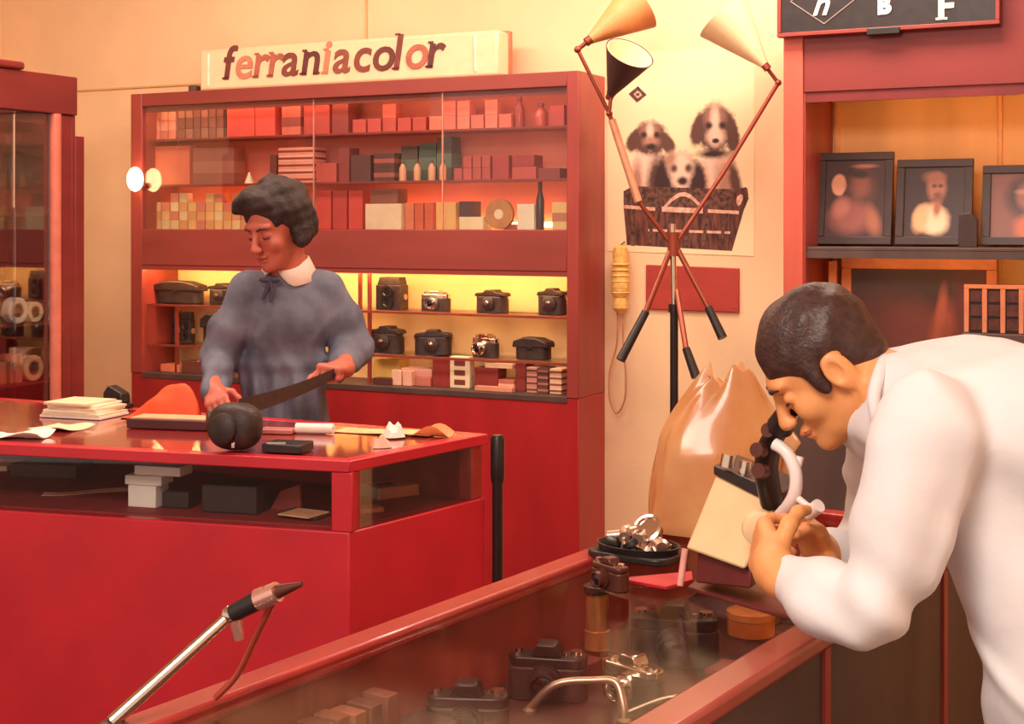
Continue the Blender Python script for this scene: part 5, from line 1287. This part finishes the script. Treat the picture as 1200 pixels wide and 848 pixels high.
part('neck_bow', MB().ell(bc+Vector((-.016, 0, 0)), (.018, .008, .010)).ell(bc+Vector((.016, 0, 0)), (.018, .008, .010)).tube([bc, bc+Vector((-.008, -.004, -.03)), bc+Vector((-.022, -.008, -.062))], [.006, .008, .005], 8).tube([bc, bc+Vector((.008, -.004, -.03)), bc+Vector((.004, -.012, -.07))], [.006, .008, .005], 8), bow, wm)
for q in (-1, 1):
    part('leg', MB().tube([Vector((q*.075, 0, .05)), Vector((q*.075, .01, .28)), Vector((q*.08, 0, .5))], [.036, .05, .06], 14), SK1, wm)
    b = MB().ell((q*.075, -.01, .035), (.042, .11, .035)); part('shoe', b, BLACK, wm)

# ---------------- clerk bending over the instrument
mroot = Vector((.93, 2.02, 0))
mn = thing('person', 'person in a white coat bending over the optical instrument', 'person', mroot)
SK2 = mat('tanned_skin', (236, 162, 102), 0.5, var=0.06, sss=0.1)
hc2 = W(966, 428, 2.22); fr2 = frame((-.735, .10, -.67), (-.66, .05, .74)); sc2 = .91
S = Field((.30, 1.80, .72), (1.12, 2.56, 1.52), .0036)
H2, R2 = add_head(S, hc2, fr2, sc2)
nb2 = Z(1062, 470, 2.16)
S.cone(H2(-.035, 0, -.055), nb2, .056, .062, .03)
sp = [nb2, Z(1150, 505, 2.12), Z(1255, 580, 2.06), Z(1345, 700, 2.0)]
S.chain(sp, [.06, .085, .085, .085], .03)
sN, eN, wN = Z(1078, 512, 1.985), Z(1020, 728, 1.93), Z(908, 668, 2.10)
sF, eF, wF = Z(1056, 500, 2.32), Z(1030, 650, 2.50), Z(966, 652, 2.36)
for a, b_, c in ((sN, eN, wN), (sF, eF, wF)): S.chain([sp[0], a, b_, c], [.05, .040, .022, .026], .02)
add_hand(S, wN, W(882, 622, 2.24)-W(908, 668, 2.10), Vector((.25, .8, .1)), Vector((.3, -.1, 1)), 1.05, (.55, .8, .6))
add_hand(S, wF, W(938, 604, 2.30)-W(966, 652, 2.36), Vector((-.7, -.5, .1)), Vector((.7, -.4, .6)), 1.05, (.5, .8, .6))
link('body', S.mesh('body', SK2, mroot), mn)
S = Field((.36, 1.76, .40), (1.32, 2.62, 1.50), .006)
for off in (-.085, 0, .085):
    dl = np.array((-.02*off/.085, off, 0))
    S.chain([Z(1085, 490, 2.15)+dl*1.15, Z(1165, 500, 2.12)+dl*1.2, Z(1260, 565, 2.06)+dl, Z(1345, 690, 2.0)+dl], [.095, .118, .120, .125], .04)
S.chain([Z(1175, 590, 2.05), Z(1225, 700, 2.0), Z(1245, 800, 1.98), Z(1255, 1000, 1.98)], [.11, .10, .098, .12], .04)
S.chain([Z(1340, 700, 2.0), Z(1360, 1000, 2.0)], [.14, .2], .04)
S.cone(Z(1070, 466, 2.15), Z(1095, 485, 2.14), .068, .10, .03)
S.chain([sN+np.array((.01, 0, .01)), Z(1056, 620, 1.955), eN, Z(966, 702, 2.01), wN+(eN-wN)*.15], [.080, .066, .041, .050, .036], .018)
S.chain([sF, Z(1040, 590, 2.42), eF, wF+(eF-wF)*.14], [.083, .068, .060, .044], .025)
S.cone(np.array(hc2)+(H2(-.035, 0, -.055)-np.array(hc2))*.9, nb2+(nb2-H2(-.035, 0, -.055))*.05, .062, .058, .012, 's')
def folds2(X, Y, Z_):
    b = .0030*np.sin(30*(X+.6*Z_)+9*Y+2*np.sin(15*Z_))*np.sin(22*(Z_-.5*X)+3+1.5*np.sin(18*X))-.007*np.maximum(0, np.sin(24*(X*.9+Z_*.5)+2*np.sin(11*Z_-5*Y)))**8
    eb = np.exp(-(((X-eN[0])**2+(Y-eN[1])**2+(Z_-eN[2])**2)/.10**2))
    return b+.006*eb*np.sin(90*(X*.55+Z_*.8))
S.warp(folds2); S.warp(wavy(4, 34, .0016))
COAT = mat('white_coat_cloth', (228, 224, 226), 0.8, var=0.04, scale=6, bump=0.2, bscale=50)
link('coat', S.mesh('coat', COAT, mroot), mn)
part('collar', MB().tube(smooth([Vector(Z(1030, 500, 2.08))-mroot, Vector(Z(1024, 465, 2.09))-mroot, Vector(Z(1034, 428, 2.13))-mroot, Vector(Z(1040, 420, 2.19))-mroot]), .010), COAT, mn)
S = Field(np.array(hc2)-.2, np.array(hc2)+.2, .004)
e2 = lambda p, r, k=.02, op='u': S.ell(H2(*p), [q*sc2 for q in r], R2, k*sc2, op)
e2((-.016, 0, .046), (.104, .083, .091)); e2((-.058, 0, -.012), (.052, .068, .060)); 
cpt = H2(.088, 0, .058); nrm = (Vector(H2(0, 0, 0))-Vector(H2(-.80, 0, 1.0)))
a_, b2 = Vector(H2(.090, 0, .052)), Vector(H2(-.095, 0, -.075))
ln = (b2-a_).normalized(); nn = ln.cross(fr2[1]); 
if nn.dot(fr2[2]) > 0: nn = -nn
S.cut(tuple(a_), tuple(nn))
for q in (-1, 1): S.ell(H2(.022, q*.071, .004), [.016*sc2, .012*sc2, .034*sc2], R2, .012)
for q in (-1, 1): S.ell(H2(-.012, q*.086, -.010), [.028*sc2, .022*sc2, .036*sc2], R2, .008, 's')
S.warp(wavy(5, 130, .0008))
HAIR2 = mat('black_brown_hair', (66, 42, 38), 0.45, var=0.3, scale=70, bump=0.5, bscale=150)
link('hair', S.mesh('hair', HAIR2, mroot), mn)
face_parts(mn, mroot, fr2, hc2, sc2, mat('dark_brow2', (60, 36, 32), .6), mat('muted_lips2', (206, 110, 84), .5))
TR = mat('dark_trousers', (64, 52, 52), .8, var=.15)
for q in (-1, 1):
    part('trouser_leg', MB().tube([Vector((.04, q*.10, 1.0)), Vector((.02, q*.11, .55)), Vector((.05, q*.11, .06))], [.10, .085, .075], 16), TR, mn)
    part('shoe', MB().ell((-.02, q*.11, .04), (.13, .045, .04)), BLACK, mn)
